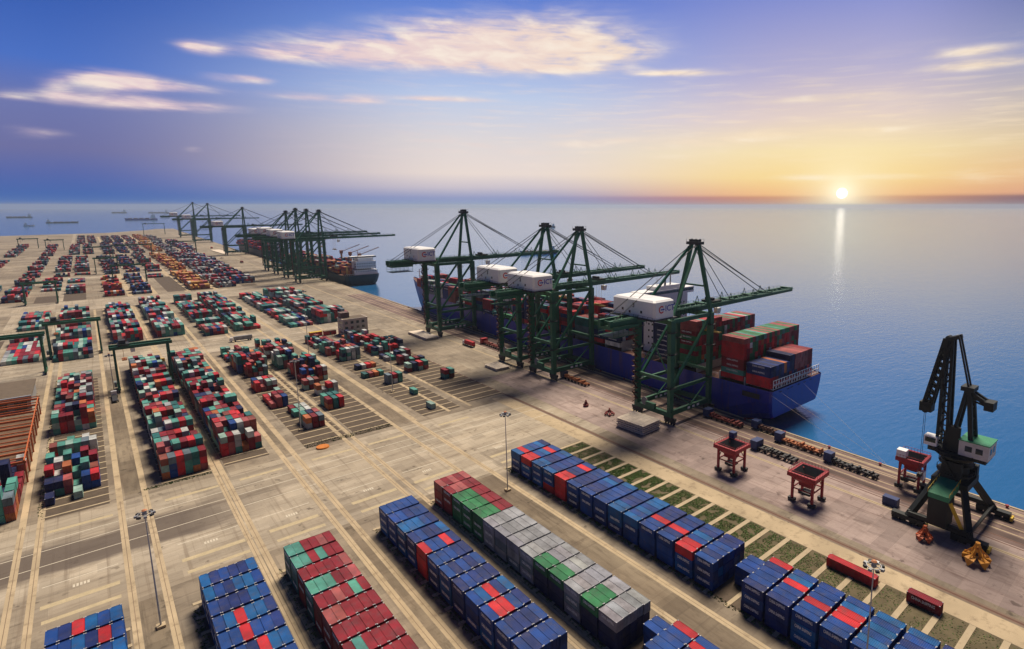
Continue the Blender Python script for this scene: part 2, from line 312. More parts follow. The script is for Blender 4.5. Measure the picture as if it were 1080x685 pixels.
# ------------------------------------------------------------------ terminal ground
def ground_mat(name, base, dark, stain, scale=.02, sx=1.0, sy=1.0, band=False):
    m = bpy.data.materials.new(name); n, l = nodes(m)
    o = n.new('ShaderNodeOutputMaterial'); p = n.new('ShaderNodeBsdfPrincipled'); l.new(p.outputs[0], o.inputs[0])
    g = n.new('ShaderNodeNewGeometry'); mp_ = n.new('ShaderNodeMapping'); mp_.inputs['Scale'].default_value = (sx, sy, 1); l.new(g.outputs['Position'], mp_.inputs[0])
    def nz_(sc, det, vec, ro=.6):
        a = n.new('ShaderNodeTexNoise'); a.inputs['Scale'].default_value = sc; a.inputs['Detail'].default_value = det; a.inputs['Roughness'].default_value = ro; l.new(vec, a.inputs['Vector']); return a.outputs[0]
    def rng(v, lo, hi, a=0.0, b=1.0):
        r = n.new('ShaderNodeMapRange'); r.inputs[1].default_value = lo; r.inputs[2].default_value = hi; r.inputs[3].default_value = a; r.inputs[4].default_value = b; l.new(v, r.inputs[0]); return r.outputs[0]
    def mx_(f, a, b):
        x = n.new('ShaderNodeMix'); x.data_type = 'RGBA'; jj = [q_ for q_ in x.inputs if q_.enabled]
        for j, v in zip(jj, (f, a, b)):
            if isinstance(v, tuple): j.default_value = (*v, 1)
            elif isinstance(v, float): j.default_value = v
            else: l.new(v, j)
        return [q_ for q_ in x.outputs if q_.enabled][0]
    big = nz_(scale, 6, mp_.outputs[0], .62); mid = nz_(scale*7, 8, mp_.outputs[0], .7); fine = nz_(scale*60, 6, g.outputs['Position'], .7)
    c = mx_(rng(big, .38, .66), dark, base)
    c = mx_(rng(mid, .50, .72, 0, .9), c, stain)
    c = mx_(rng(nz_(scale*2.4, 7, mp_.outputs[0], .68), .56, .74, 0, .55), c, tuple(x*1.12+.02 for x in base))
    c = mx_(rng(fine, .35, .75, 0, .35), c, tuple(x*.62 for x in base))
    # slab joints
    br = n.new('ShaderNodeTexBrick'); br.inputs['Scale'].default_value = 1; br.inputs['Mortar Size'].default_value = .05; br.inputs['Brick Width'].default_value = 6; br.inputs['Row Height'].default_value = 5; br.offset = 0
    l.new(g.outputs['Position'], br.inputs['Vector'])
    c = mx_(rng(br.outputs['Fac'], 0, 1, 0, .30), c, tuple(x*.4 for x in base))
    # slabs of slightly different age, and resurfaced patches
    for (bw, bh, amt) in ((6, 5, .16), (31, 23, .22)):
        b2 = n.new('ShaderNodeTexBrick'); b2.inputs['Scale'].default_value = 1; b2.inputs['Mortar Size'].default_value = 0; b2.inputs['Brick Width'].default_value = bw; b2.inputs['Row Height'].default_value = bh
        b2.inputs['Color1'].default_value = (1-amt, 1-amt, 1-amt, 1); b2.inputs['Color2'].default_value = (1+amt*.5, 1+amt*.5, 1+amt*.45, 1); b2.offset = .37; l.new(g.outputs['Position'], b2.inputs['Vector'])
        x = n.new('ShaderNodeMix'); x.data_type = 'RGBA'; x.blend_type = 'MULTIPLY'; jj = [q_ for q_ in x.inputs if q_.enabled]; jj[0].default_value = 1; l.new(c, jj[1]); l.new(b2.outputs['Color'], jj[2]); c = [q_ for q_ in x.outputs if q_.enabled][0]
    # long tyre tracks and drag marks
    for (vx, vy, lo_, hi_, am) in ((.9, .02, .56, .68, .55), (.03, .7, .58, .70, .45)):
        mq = n.new('ShaderNodeMapping'); mq.inputs['Scale'].default_value = (vx, vy, 1); l.new(g.outputs['Position'], mq.inputs[0])
        c = mx_(rng(nz_(.8, 5, mq.outputs[0], .6), lo_, hi_, 0, am), c, stain)
    # oil drips and black rubber scuffs
    oil = nz_(.35, 4, g.outputs['Position'], .5); oil2 = nz_(.06, 3, g.outputs['Position'], .5)
    pr_ = n.new('ShaderNodeMath'); pr_.operation = 'MULTIPLY'; l.new(rng(oil, .60, .68), pr_.inputs[0]); l.new(rng(oil2, .48, .60, 0, .7), pr_.inputs[1])
    c = mx_(pr_.outputs[0], c, tuple(x*.42 for x in stain))
    if band:
        xs = n.new('ShaderNodeSeparateXYZ'); l.new(g.outputs['Position'], xs.inputs[0])
        wb = nz_(.05, 6, mp_.outputs[0], .65)
        def mt(op, a, b_):
            q_ = n.new('ShaderNodeMath'); q_.operation = op
            for k, v in enumerate((a, b_)):
                if isinstance(v, (int, float)): q_.inputs[k].default_value = v
                else: l.new(v, q_.inputs[k])
            return q_.outputs[0]
        yy = mt('ADD', xs.outputs[1], mt('MULTIPLY', mt('SUBTRACT', wb, .5), 34))
        f1 = mt('MULTIPLY', rng(yy, 212, 219), rng(yy, 241, 233)); f2 = rng(xs.outputs[0], 44, 14)
        c = mx_(mt('MULTIPLY', mt('MULTIPLY', f1, f2), .85), c, (.105, .082, .068))
    l.new(c, p.inputs['Base Color']); p.inputs['Roughness'].default_value = .88; p.inputs['Specular IOR Level'].default_value = .25
    return m
GROUND = ground_mat('yard_concrete', (.41, .345, .26), (.25, .20, .145), (.13, .10, .075), .012, 1, 1.6)
ROAD = ground_mat('road_concrete', (.54, .465, .36), (.37, .305, .225), (.20, .155, .11), .02, .45, 2.2, band=True)
APRON = ground_mat('apron_concrete', (.44, .345, .31), (.34, .262, .238), (.17, .115, .10), .018, 2.2, .6)
APRONF = ground_mat('apron_far_concrete', (.40, .34, .26), (.29, .24, .18), (.18, .14, .10), .018, 2.2, .5)
LANE = ground_mat('lane_concrete', (.33, .27, .19), (.20, .155, .11), (.10, .075, .055), .03, 2.5, .5)
WET = ground_mat('worn_asphalt', (.15, .115, .095), (.085, .066, .062), (.055, .045, .045), .02, .45, 2.0)
Y_END = 2950
gr = MB()
pl = [(-6000, -300), (edge_x(-300), -300), (edge_x(1000), 1000), (edge_x(2000), 2000), (edge_x(3300), 3300), (edge_x(3300)-60, 3300), (180, 3150), (60, Y_END), (-700, Y_END-150), (-6000, Y_END-600)]
gr.prism(pl, -9, 0)
tag(gr.build('ground', GROUND), kind='structure')
def sheet(name, x0, x1, y0, y1, z, m_, skew=0.0):
    b = MB(); b.quad([(x0+skew*y0, y0, z), (x1+skew*y0, y0, z), (x1+skew*y1, y1, z), (x0+skew*y1, y1, z)])
    return tag(b.build(name, m_), kind='structure')
sheet('road', -6000, 172, 188, 258, .004, ROAD)                 # cross road in front of the nearest stacks
sheet('road', -6000, 226, 488, 545, .004, ROAD)
sheet('road', -6000, 230, 782, 862, .004, ROAD)
sheet('road', -6000, 246, 1110, 1150, .004, ROAD)
# quay apron: two sheets, slightly different concrete, following the quay line
b = MB(); b.quad([(163, -60, .006), (edge_x(-60)-.6, -60, .006), (edge_x(300)-.6, 300, .006), (172, 300, .006)])
tag(b.build('quay_apron', APRON), kind='structure')
b = MB(); b.quad([(172, 300, .006), (edge_x(300)-.6, 300, .006), (edge_x(3000)-.6, 3000, .006), (222, 3000, .006)])
tag(b.build('quay_apron', APRONF), kind='structure')
sheet('service_road', 152.5, 160.5, -60, 264, .010, CONC)
TRACK = ground_mat('track_concrete', (.30, .215, .19), (.15, .10, .09), (.06, .04, .038), .05, 2.4, .35)
b = MB(); b.quad([(edge_x(-60)-27, -60, .0085), (edge_x(-60)-1.2, -60, .0085), (edge_x(700)-1.2, 700, .0085), (edge_x(700)-24, 700, .0085)])
tag(b.build('track_bed', TRACK), kind='structure')
# kerb along the quay edge and crane rails
b = MB()
for y0 in range(-60, 3000, 60):
    y1 = y0+60
    b.hexa([(edge_x(y0)-.9, y0, 0), (edge_x(y0)+.02, y0, 0), (edge_x(y1)+.02, y1, 0), (edge_x(y1)-.9, y1, 0), (edge_x(y0)-.9, y0, .25), (edge_x(y0)+.02, y0, .25), (edge_x(y1)+.02, y1, .25), (edge_x(y1)-.9, y1, .25)])
tag(b.build('quay_kerb', BEAMC), kind='structure')
def rail(xoff, w, z, m_, nm, y0=-60, y1=2900, sk=.022):
    b = MB(); xa = 226+xoff+sk*y0; xb = 226+xoff+sk*y1
    b.quad([(xa-w/2, y0, z), (xa+w/2, y0, z), (xb+w/2, y1, z), (xb-w/2, y1, z)]); return tag(b.build(nm, m_), kind='structure')
RSK = .016                                                        # crane rails run close to the quay line
rail(-32.5, 1.5, .014, BEAMC, 'rail_bed', sk=RSK); rail(-32.5, .22, .020, RUST, 'crane_rail', sk=RSK)
rail(-4.2, 1.5, .014, BEAMC, 'rail_bed', sk=.022); rail(-4.2, .22, .020, RUST, 'crane_rail', sk=.022)
for xo in (-27.5, -24, -19.5, -15.5, -9, -7.5): rail(xo, .5, .014, CONC if xo > -20 else RUST, 'track_line', y1=1600)
for xo, w_ in ((-22, 3.0), (-12, 3.6)): rail(xo, w_, .010, mat('oily_track', (.10, .065, .055), .85, scale=.12, var=.6), 'track_bed', y1=500)
sheet('crane_rail', 161.6, 162.3, -60, 480, .014, RUST)
sheet('rail_bed', 160.9, 163.1, -60, 264, .012, mat('rail_gutter', (.20, .14, .10), .9))
# runways of the yard cranes (pairs of pale strips) with the darker lane between them
lanes = [(-26.6, -24.9), (-22.3, -20.6), (-2.4, -.6), (4.6, 6.4), (26.4, 28.0), (31.3-3.0, 30.2), (49.3, 51.2), (53.6, 55.6), (74.6, 76.3), (78.2, 79.8), (97.6, 99.4), (106.6, 108.6)]
for (x0, x1) in lanes:
    sheet('runway_strip', x0, x1, -60, 775, .014, CONC)
    if random.random() < 2: sheet('crane_rail', (x0+x1)/2-.07, (x0+x1)/2+.07, -60, 258, .020, mat('worn_rail', (.20, .14, .09), .7, scale=.3, var=.5))
for (x0, x1) in ((-20.5, -2.5), (6.5, 11), (45, 49.2), (72, 74.5), (92.5, 97.5), (109, 113.5)):
    pass
for (x0, x1) in ((-.5, 4.5), (28.2, 28.3), (51.3, 53.5), (76.4, 78.1), (99.5, 106.5)):
    sheet('crane_lane', x0, x1, -60, 186, .008, LANE); sheet('crane_lane', x0, x1, 262, 480, .008, LANE)
for x in (3.5, 61, 85, 103, 115): sheet('runway_strip', x+23, x+24.6, 262 if x > 80 else 560, 775, .012, CONC)
for x0, x1 in ((-160, -88), (-60, -50), (-29.5, -26.5), (101, 113), (172, 178)):
    sheet('crane_lane', x0, x1, 545, 782, .008, ROAD)
sheet('crane_lane', -31, -24, 862, 2900, .006, ROAD)
for x0, x1 in ((28.5, 33.5), (50, 56), (82, 88), (110, 116)): sheet('crane_lane', x0, x1, 862, 2600, .006, CONC, 0.0)
# painted lines and bay marks on the cross road
PAINT = mat('road_paint', (.62, .56, .44), .8, var=.2, scale=.9, dirt=(.33, .27, .2), dirt_amt=.8)
PAINT_Y = mat('road_paint_yellow', (.50, .41, .25), .8, var=.25, scale=.5, dirt=(.33, .27, .19), dirt_amt=1.0)
for (x0, x1) in ((-19.6, -3.7), (10.3, 26.2), (33, 47.5), (58.5, 74.3), (81.2, 97.2), (114, 130)):
    sheet('road_marking', x0, x1, 199.2, 201.2, .016, PAINT_Y); sheet('road_marking', x0+.5, x1, 191.6, 193.3, .016, PAINT_Y)
    sheet('road_marking', x0, x1, 211.2, 211.6, .016, PAINT)
    for k in range(5): sheet('road_marking', x0+6.2+k*.75, x0+6.7+k*.75, 206.0, 207.6, .016, PAINT)
    sheet('road_marking', x0, x1, 247.2, 249.0, .016, PAINT_Y)
for y in (224.5, 234.8, 241.5, 500, 516, 530): sheet('road_marking', -150, 165, y, y+.35, .012, PAINT)

# ------------------------------------------------------------------ containers
CW, CL_, CH = 2.2, 6.32, 2.72
PAL = dict(blue=(.008, .055, .25), mblue=(.012, .032, .16), sky=(.006, .105, .32), red=(.55, .025, .035), maroon=(.24, .012, .024), pink=(.36, .085, .085), teal=(.085, .31, .255),
           grey=(.30, .31, .33), green=(.03, .20, .075), white=(.58, .60, .58), navy=(.012, .02, .085), dteal=(.025, .15, .15), orange=(.50, .15, .05), brown=(.22, .06, .045), mint=(.30, .46, .40), yellow=(.62, .34, .10), slate=(.14, .19, .23))
CNAME = dict(blue='blue', mblue='dark blue', sky='bright blue', red='red', maroon='maroon', pink='faded red', teal='teal', grey='grey', green='green', white='white', navy='navy', dteal='dark teal',
             orange='orange', brown='brown', mint='pale mint', yellow='yellow', slate='slate')
BOX = []     # every container: x, y (centre), z0, w, L, colour key, row phrase, bay, across, tier, far side word
def stack(row, x0, pitch, n, y1, bays, bp, colf, tierf, L=CL_, w=None, z0=.14, side=0.0):
    """a block: n across from the landward edge x0, bays counted from the far end y1 towards the camera"""
    w = w or pitch*.975
    for b_ in range(bays):
        yc = y1-bp*(b_+.5)
        for a_ in range(n):
            for t_ in range(tierf(b_, a_)):
                BOX.append([x0+pitch*(a_+.5), yc, z0+CH*1.01*t_, w, L, colf(b_, a_, t_), row, b_, a_, t_, tierf(b_, a_), n])
rnd = random.random
def blues(): return random.choice(['blue']*5+['mblue']*3+['sky']*2)
# row beside the grass plots
over1 = {(0, 1): 'red', (1, 0): 'red', (1, 1): 'red', (1, 4): 'red', (4, 0): 'red', (4, 1): 'red', (4, 4): 'red', (9, 0): 'sky', (10, 2): 'red', (11, 2): 'red', (12, 0): 'red', (12, 1): 'red', (11, 1): 'mblue'}
def col1(b_, a_, t_):
    if b_ == 4 and a_ == 0: return 'red'
    if b_ == 3 and a_ == 0 and t_ == 0: return 'red'
    if t_ == 2 and (b_, a_) in over1: return over1[(b_, a_)]
    return blues()
stack('grass side blue row', 114.4, 2.5, 6, 185.2, 14, 7.2, col1, lambda b_, a_: 3 if not (b_ == 1 and a_ > 2) else 3)
over1b = {(1, 5): 'red', (2, 3): 'red', (3, 2): 'red', (4, 2): 'red', (4, 3): 'red'}
stack('lower right blue row', 114.4, 2.5, 6, 83.2, 9, 7.2, lambda b_, a_, t_: over1b.get((b_, a_)) if (b_, a_) in over1b and t_ == 2 else blues(), lambda b_, a_: (2 if a_ > 2 else 0) if b_ == 0 else 3)
# grey, green and maroon row
def colg(b_, a_, t_):
    if b_ < 2: return 'maroon' if t_ < 2 or rnd() < .6 else 'pink'
    if b_ < 5: return 'maroon' if a_ >= 3 and t_ == 2 else 'green'
    if t_ == 2:
        if b_ in (9, 10): return 'green' if a_ in (0, 1) and not (b_ == 10 and a_ == 1 and False) else 'grey'
        if b_ == 12: return 'green' if a_ < 3 else 'grey'
        return 'grey'
    if b_ in (9, 10, 12, 13): return 'navy'
    return 'grey' if rnd() < .75 else 'slate'
stack('grey and green row', 80.3, 2.28, 5, 181.4, 14, 6.8, colg, lambda b_, a_: 3)
stack('bottom centre blue stacks', 80.3, 2.28, 5, 84.6, 6, 6.8, lambda b_, a_, t_: 'red' if (b_, a_) in ((1, 4), (2, 3)) and t_ == 2 else blues(), lambda b_, a_: (2 if a_ > 2 else 0) if b_ == 0 else 3)
over3 = {(4, 0): 'red', (4, 3): 'red', (6, 1): 'mblue', (8, 2): 'red', (8, 3): 'mblue', (9, 2): 'red', (9, 1): 'red', (5, 4): 'mblue'}
stack('centre blue row', 59.5, 2.17, 5, 177.0, 12, 7.1, lambda b_, a_, t_: 'red' if (b_ == 4 and a_ == 0) else (over3.get((b_, a_), None) if t_ == 2 else None) or blues(), lambda b_, a_: 3)
over2 = {(0, 0): 'teal', (0, 1): 'teal', (1, 0): 'teal', (1, 1): 'teal', (1, 3): 'teal', (3, 0): 'teal', (3, 1): 'teal', (3, 2): 'teal', (4, 2): 'pink', (4, 4): 'teal', (5, 0): 'pink', (5, 1): 'pink', (7, 1): 'teal'}
stack('maroon and teal row', 31.3, 2.03, 6, 173.2, 10, 7.1, lambda b_, a_, t_: over2.get((b_, a_), 'maroon' if rnd() < .88 else 'pink') if t_ == 2 else ('dteal' if (b_ in (0, 1, 3)) else 'maroon'), lambda b_, a_: 3)
stack('lower left blue block', 11.7, 2.07, 6, 173.8, 8, 7.1, lambda b_, a_, t_: 'red' if t_ == 2 and (b_, a_) in ((3, 2), (4, 2), (5, 3)) else ('sky' if rnd() < .25 else blues()), lambda b_, a_: 3)
stack('bottom left blue block', -16.8, 2.22, 6, 173.6, 5, 7.1, lambda b_, a_, t_: 'red' if t_ == 2 and (b_, a_) in ((0, 2), (1, 4)) else ('sky' if rnd() < .3 else blues()), lambda b_, a_: 3)
# mixed rows in the middle zone
def mixed(w_=None):
    w_ = w_ or dict(maroon=5, red=3, teal=4, dteal=2, white=2.4, mint=2, navy=1.5, pink=2.5, blue=.8, grey=.8, orange=1.2, brown=1.0, slate=1.2)
    k = list(w_); return lambda b_, a_, t_: random.choices(k, [w_[i] for i in k])[0]
def grouped(f):
    last = {}
    def g_(b_, a_, t_):
        k = last.get((b_, a_, t_-1)) or last.get((b_-1, a_, t_))
        c = k if (k and rnd() < .34) else f(b_, a_, t_); last[(b_, a_, t_)] = c; return c
    return g_
_mixed = mixed
def mixed(w_=None): return grouped(_mixed(w_))
MIXED = mixed()
def bmap(seed, lo, hi, p_empty=0.0, gap=None):
    """heights that change bay by bay: most of a bay stands equally high"""
    r_ = random.Random(seed); H = {}; B = {}
    def f(b_, a_):
        if b_ not in B: B[b_] = 0 if (gap and b_ % gap[0] == gap[1]) or r_.random() < p_empty else r_.randint(lo, hi)
        if (b_, a_) not in H:
            H[(b_, a_)] = 0 if B[b_] == 0 else max(1, B[b_]-(1 if r_.random() < .25 else 0)-(1 if r_.random() < .07 else 0))
        return H[(b_, a_)]
    return f
def hmap(seed, lo, hi, p_empty=0.0, sm=.5):
    r_ = random.Random(seed); H = {}
    def f(b_, a_):
        if (b_, a_) not in H:
            prev = H.get((b_-1, a_)) or H.get((b_, a_-1))
            h = r_.randint(lo, hi)
            if prev and r_.random() < sm: h = max(lo, min(hi, prev+r_.choice((-1, 0, 0, 1))))
            if r_.random() < p_empty: h = 0
            H[(b_, a_)] = h
        return H[(b_, a_)]
    return f
stack('left dense mixed row', 11.3, 2.42, 6, 473, 29, 7.1, MIXED, bmap(1, 3, 4, 0))
stack('right dense mixed row', 31.8, 2.42, 6, 468, 27, 7.1, MIXED, bmap(2, 3, 4, 0))
ha = hmap(3, 2, 4)
def occA(b_, a_):
    y = 462-7.1*(b_+.5)
    if y > 440: return 2 if (a_*7+b_) % 3 else 1
    if y > 352: return ha(b_, a_)-(1 if (b_*5+a_*3) % 4 == 0 else 0)
    if y > 338: return 0
    if y > 330: return 1 if a_ in (2, 4) else 0
    if y > 318: return 2 if a_ != 6 else 1
    if y > 304: return 0
    if y > 283: return 3-(a_+b_) % 2
    return 2 if a_ in (0, 1, 2, 4, 5) and y > 276 else (1 if a_ in (0, 3) and y > 268 else 0)
stack('sparse left row', -20.8, 2.45, 6, 462, 28, 7.1, MIXED, occA)
stack('left corner stack', -52, 2.45, 10, 322, 8, 7.1, MIXED, hmap(4, 1, 4, .12))
def occ(bands, y1, seed):
    r_ = random.Random(seed); H = {}
    def f(b_, a_):
        if (b_, a_) in H: return H[(b_, a_)]
        y = y1-7.1*(b_+.5); h = 0
        for (ya, yb, lo, hi, a0, a1) in bands:
            if ya <= y < yb and a0 <= a_ <= a1: h = r_.randint(lo, hi)
        H[(b_, a_)] = h; return h
    return f
D1 = [(448, 480, 1, 2, 0, 4), (415, 440, 3, 4, 0, 5), (396, 412, 2, 3, 1, 4), (364, 378, 1, 2, 0, 3), (326, 345, 1, 2, 0, 2), (308, 322, 1, 1, 2, 4), (287, 296, 2, 2, 2, 4)]
D2 = [(437, 475, 1, 3, 0, 5), (405, 428, 3, 4, 0, 3), (380, 400, 2, 4, 1, 5), (360, 374, 1, 3, 1, 5), (345, 354, 2, 2, 0, 2), (333, 344, 1, 2, 1, 4), (306, 320, 2, 2, 0, 2)]
E1 = [(450, 480, 1, 2, 0, 4), (418, 442, 2, 3, 0, 5), (396, 410, 2, 3, 1, 4), (372, 380, 1, 1, 1, 4), (345, 358, 1, 1, 0, 3), (324, 333, 2, 2, 2, 4), (298, 306, 1, 1, 3, 3), (272, 280, 1, 1, 2, 2)]
E2 = [(432, 472, 1, 3, 0, 4), (402, 422, 2, 3, 0, 5), (380, 394, 1, 2, 0, 4), (360, 368, 1, 2, 1, 5), (340, 350, 2, 2, 0, 3), (312, 319, 2, 2, 3, 4)]
stack('left broken row', 60.5, 2.75, 6, 476, 30, 7.1, MIXED, occ(D1, 476, 5), w=2.35)
stack('right broken row', 81.5, 2.85, 6, 476, 30, 7.1, MIXED, occ(D2, 476, 6), w=2.35)
stack('row before the office', 114.5, 3.1, 6, 476, 30, 7.1, MIXED, occ(E1, 476, 7), w=2.45)
stack('broken apron side row', 139, 3.6, 6, 470, 28, 7.1, MIXED, occ(E2, 470, 8), w=2.6)
# zone three
Z3 = [(-50, 7, 776, 'z3a', 1, 2), (-25, 8, 765, 'z3b', 1, 3), (7, 7, 780, 'z3c', 2, 3), (33.5, 7, 782, 'z3d', 2, 3), (62.5, 6, 776, 'z3e', 1, 3), (84, 7, 780, 'z3f', 2, 3), (121, 7, 778, 'z3g', 1, 2), (145, 8, 780, 'z3h', 2, 4)]
for i, (x0, n_, y1, nm, lo, hi) in enumerate(Z3):
    wts = dict(maroon=4, red=1.6, teal=4.5 if i in (4, 5, 7) else 3, dteal=3.5, white=2, mint=3, navy=2, pink=2.2, blue=.6, grey=1, slate=2)
    bm_z = bmap(60+i, lo, hi, .04)
    def tf(b_, a_, bm_z=bm_z, i=i):
        if i == 0 and b_ in (7, 8, 9): return 0
        if i == 1 and b_ == 6: return 0
        return bm_z(b_, a_)
    stack('third zone', x0+.02*(i-2), 2.5 if i != 7 else 3.0, n_, y1-(14 if i in (6, 7) else 0), 15 if i > 1 else 17, 14.9 if i > 3 else 14.0, mixed(wts), tf, L=12.4 if i > 3 else 12.9)
# far zones
for i in range(9):
    x0 = (-128, -74, -47, -24.5, 9, 34, 60, 89, 117)[i]
    for (ya, yb) in ((866, 1105), (1155, 1580), (1640, 2080), (2140, 2560)):
        if i in (0, 1) and ya > 2100: continue
        x = x0+(ya-860)*(.004 if i < 2 else .022)
        nb = int((yb-ya)/14.4)
        r_ = random.Random(900+i*10+ya)
        if i == 7: w_ = dict(orange=6, yellow=8, pink=3, white=1, maroon=1)
        elif i == 4: w_ = dict(orange=3, maroon=4, red=3, navy=3, yellow=1, white=1) if ya == 866 else dict(navy=4, slate=4, maroon=2, brown=2)
        elif i == 5: w_ = dict(navy=5, blue=4, pink=3, slate=3, maroon=1)
        elif i == 8: w_ = dict(grey=6, slate=5, navy=3, maroon=4, white=2)
        else: w_ = dict(maroon=4, pink=4, dteal=3, navy=3, slate=4, white=2, red=1)
        em = {b_: r_.random() < (.34 if i in (0, 1, 2, 3, 5, 6) else .10) for b_ in range(nb)}
        if ya == 866 and i in (2, 3): em.update({nb-1: True, nb-2: True, nb-3: True, nb-4: True})
        if ya == 866 and i == 6: em.update({k: True for k in range(4, nb)})
        hm = bmap(400+i*7+ya, 1, 3, .06, (7, 3))
        stack('far zones', x, 2.5, 7 if i < 7 else 8, yb, nb, 14.4, mixed(w_), lambda b_, a_, em=em, hm=hm: 0 if em[b_] else hm(b_, a_), L=12.2)
for (ya, yb, n_) in ((893, 1105, 8), (1150, 1600, 9), (1680, 2100, 9)):     # the row along the quay road
    hm = bmap(800+ya, 1, 3, .05)
    stack('far zones', 143+.03*(ya-893), 2.6, n_, yb, int((yb-ya)/14.4), 14.4, mixed(dict(navy=4, blue=3, maroon=4, white=3, grey=3, red=2, slate=2)), lambda b_, a_, hm=hm: hm(b_, a_), L=13.8)
for i in range(3):                                                  # rows on the far left
    stack('far zones', -101+i*0-90*i, 2.5, 7, 1070-20*i, 14, 14.4, mixed(dict(maroon=4, pink=3, dteal=3, navy=3, slate=3)), bmap(700+i, 1, 2, .3), L=12.2)
stack('far zones', -88, 2.5, 8, 770, 16, 14.4, MIXED, bmap(31, 1, 2, .35), L=12.4)
# two single boxes on the grass plots
BOX.append([149.3, 62.3, .2, 2.5, 14.0, 'red', 'long red container lying on grass plots', 0, 0, 0, 1, 1])
BOX.append([150.6, 43.4, .2, 2.5, 8.2, 'maroon', 'short maroon container on grass plots', 0, 0, 0, 1, 1])
# boxes on the big ship
def ship_bay(y0, x0, n_, tiers, z0, colf, row, seg=1, pitch=2.5):
    L = 13.7/seg-.15
    for s_ in range(seg):
        for a_ in range(n_):
            for t_ in range(tiers(a_)):
                BOX.append([x0+pitch*(a_+.5), y0+(13.9/seg)*(s_+.5), z0+CH*t_, pitch*.95, L, colf(s_, a_, t_), row, s_, a_, t_, tiers(a_), n_])
warm = mixed(dict(maroon=5, red=4, pink=2, green=3, teal=1.2, white=.4, orange=.6)); cold = mixed(dict(navy=5, mblue=4, maroon=2, orange=1, red=1))
def s1(s_, a_, t_):
    if a_ < 1: return ('red', 'teal', 'maroon', 'maroon', 'red', 'red', 'red', 'pink')[t_]
    if t_ == 7: return ('pink', 'pink', 'green', 'pink', 'teal', 'green', 'green', 'teal', 'pink', 'green', 'pink', 'green', 'pink', 'green', 'teal', 'green', 'green')[a_ % 17]
    return warm(s_, a_, t_)
ship_bay(157.6, 233.0, 21, lambda a_: 8, 17.0, s1, 'tall ship stern stack')
def s2(s_, a_, t_):
    if t_ == 0: return 'red'
    if t_ == 1: return 'red' if a_ < 2 else cold(0, 0, 0)
    if a_ < 5: return 'navy' if a_ % 2 else 'mblue'
    if a_ < 7: return 'orange' if a_ == 5 else 'mblue'
    return 'navy' if a_ < 9 else ('pink' if a_ < 14 else 'maroon')
ship_bay(142.4, 233.2, 16, lambda a_: 4 if a_ < 7 else 5, 16.6, s2, 'low ship stern stack')
ship_bay(188.0, 233.0, 22, lambda a_: 9 if a_ < 9 else 8, 18.5, lambda s_, a_, t_: ('green', 'green', 'maroon', 'green', 'maroon', 'green', 'maroon', 'pink', 'pink')[t_] if a_ == 0 else warm(s_, a_, t_), 'green ship stack')
ship_bay(206.0, 233.0, 16, lambda a_: 7 if a_ < 8 else 6, 19.0, lambda s_, a_, t_: 'navy' if rnd() < .8 else 'mblue', 'navy ship stack')
yb = 248
for k in range(21):
    r_ = random.Random(k+5); base = 6 if k < 7 else (5 if k < 12 else 4)
    n_ = 17 if k < 15 else (15 if k < 18 else 12-(k-18)*2)
    hs_ = [max(0, base+r_.randint(-1, 1)) if r_.random() > .12 else 1 for _ in range(6)]
    if k in (8, 13): hs_ = [1]*6
    w_ = mixed(dict(red=2.2, maroon=4, navy=5, slate=2, white=1.6, dteal=2, green=1, mblue=4, brown=1.5) if k not in (3, 4) else dict(red=6, maroon=3, mblue=1))
    ship_bay(yb, 233.4+(17-n_)*1.25+yb*.0, n_, lambda a_, hs_=hs_: hs_[a_ // 3], 17.6+(0 if k < 12 else (k-12)*.55), w_, 'forward ship stacks')
    yb += 14.7 if k % 2 else 15.6

# rank every box by the area it shows in the picture
cr, sr = math.cos(AZ), math.sin(AZ); cp, sp_ = math.cos(PI_), math.sin(PI_)
Fv = Vector((sr*cp, cr*cp, -sp_)); Rv = Vector((cr, -sr, 0)); Dv = Fv.cross(Rv)
def proj(x, y, z):
    d = Vector((x, y, z))-CAM; w_ = d.dot(Fv)
    return (650+600*d.dot(Rv)/w_, 317+600*d.dot(Dv)/w_)
occd = {}
for i, b_ in enumerate(BOX): occd.setdefault((b_[6], round(b_[0], 1), round(b_[1], 1)), []).append(b_[2])
occs = {(b_[6], b_[7], b_[8], b_[9], round(b_[1])) for b_ in BOX}
tops = {}
for b_ in BOX: tops.setdefault((b_[6], b_[7], b_[8], round(b_[1])), 0); tops[(b_[6], b_[7], b_[8], round(b_[1]))] = max(tops[(b_[6], b_[7], b_[8], round(b_[1]))], b_[9])
def area(pts):
    a_ = 0
    for i in range(len(pts)):
        x0, y0 = pts[i]; x1, y1 = pts[(i+1) % len(pts)]; a_ += x0*y1-x1*y0
    return abs(a_)/2
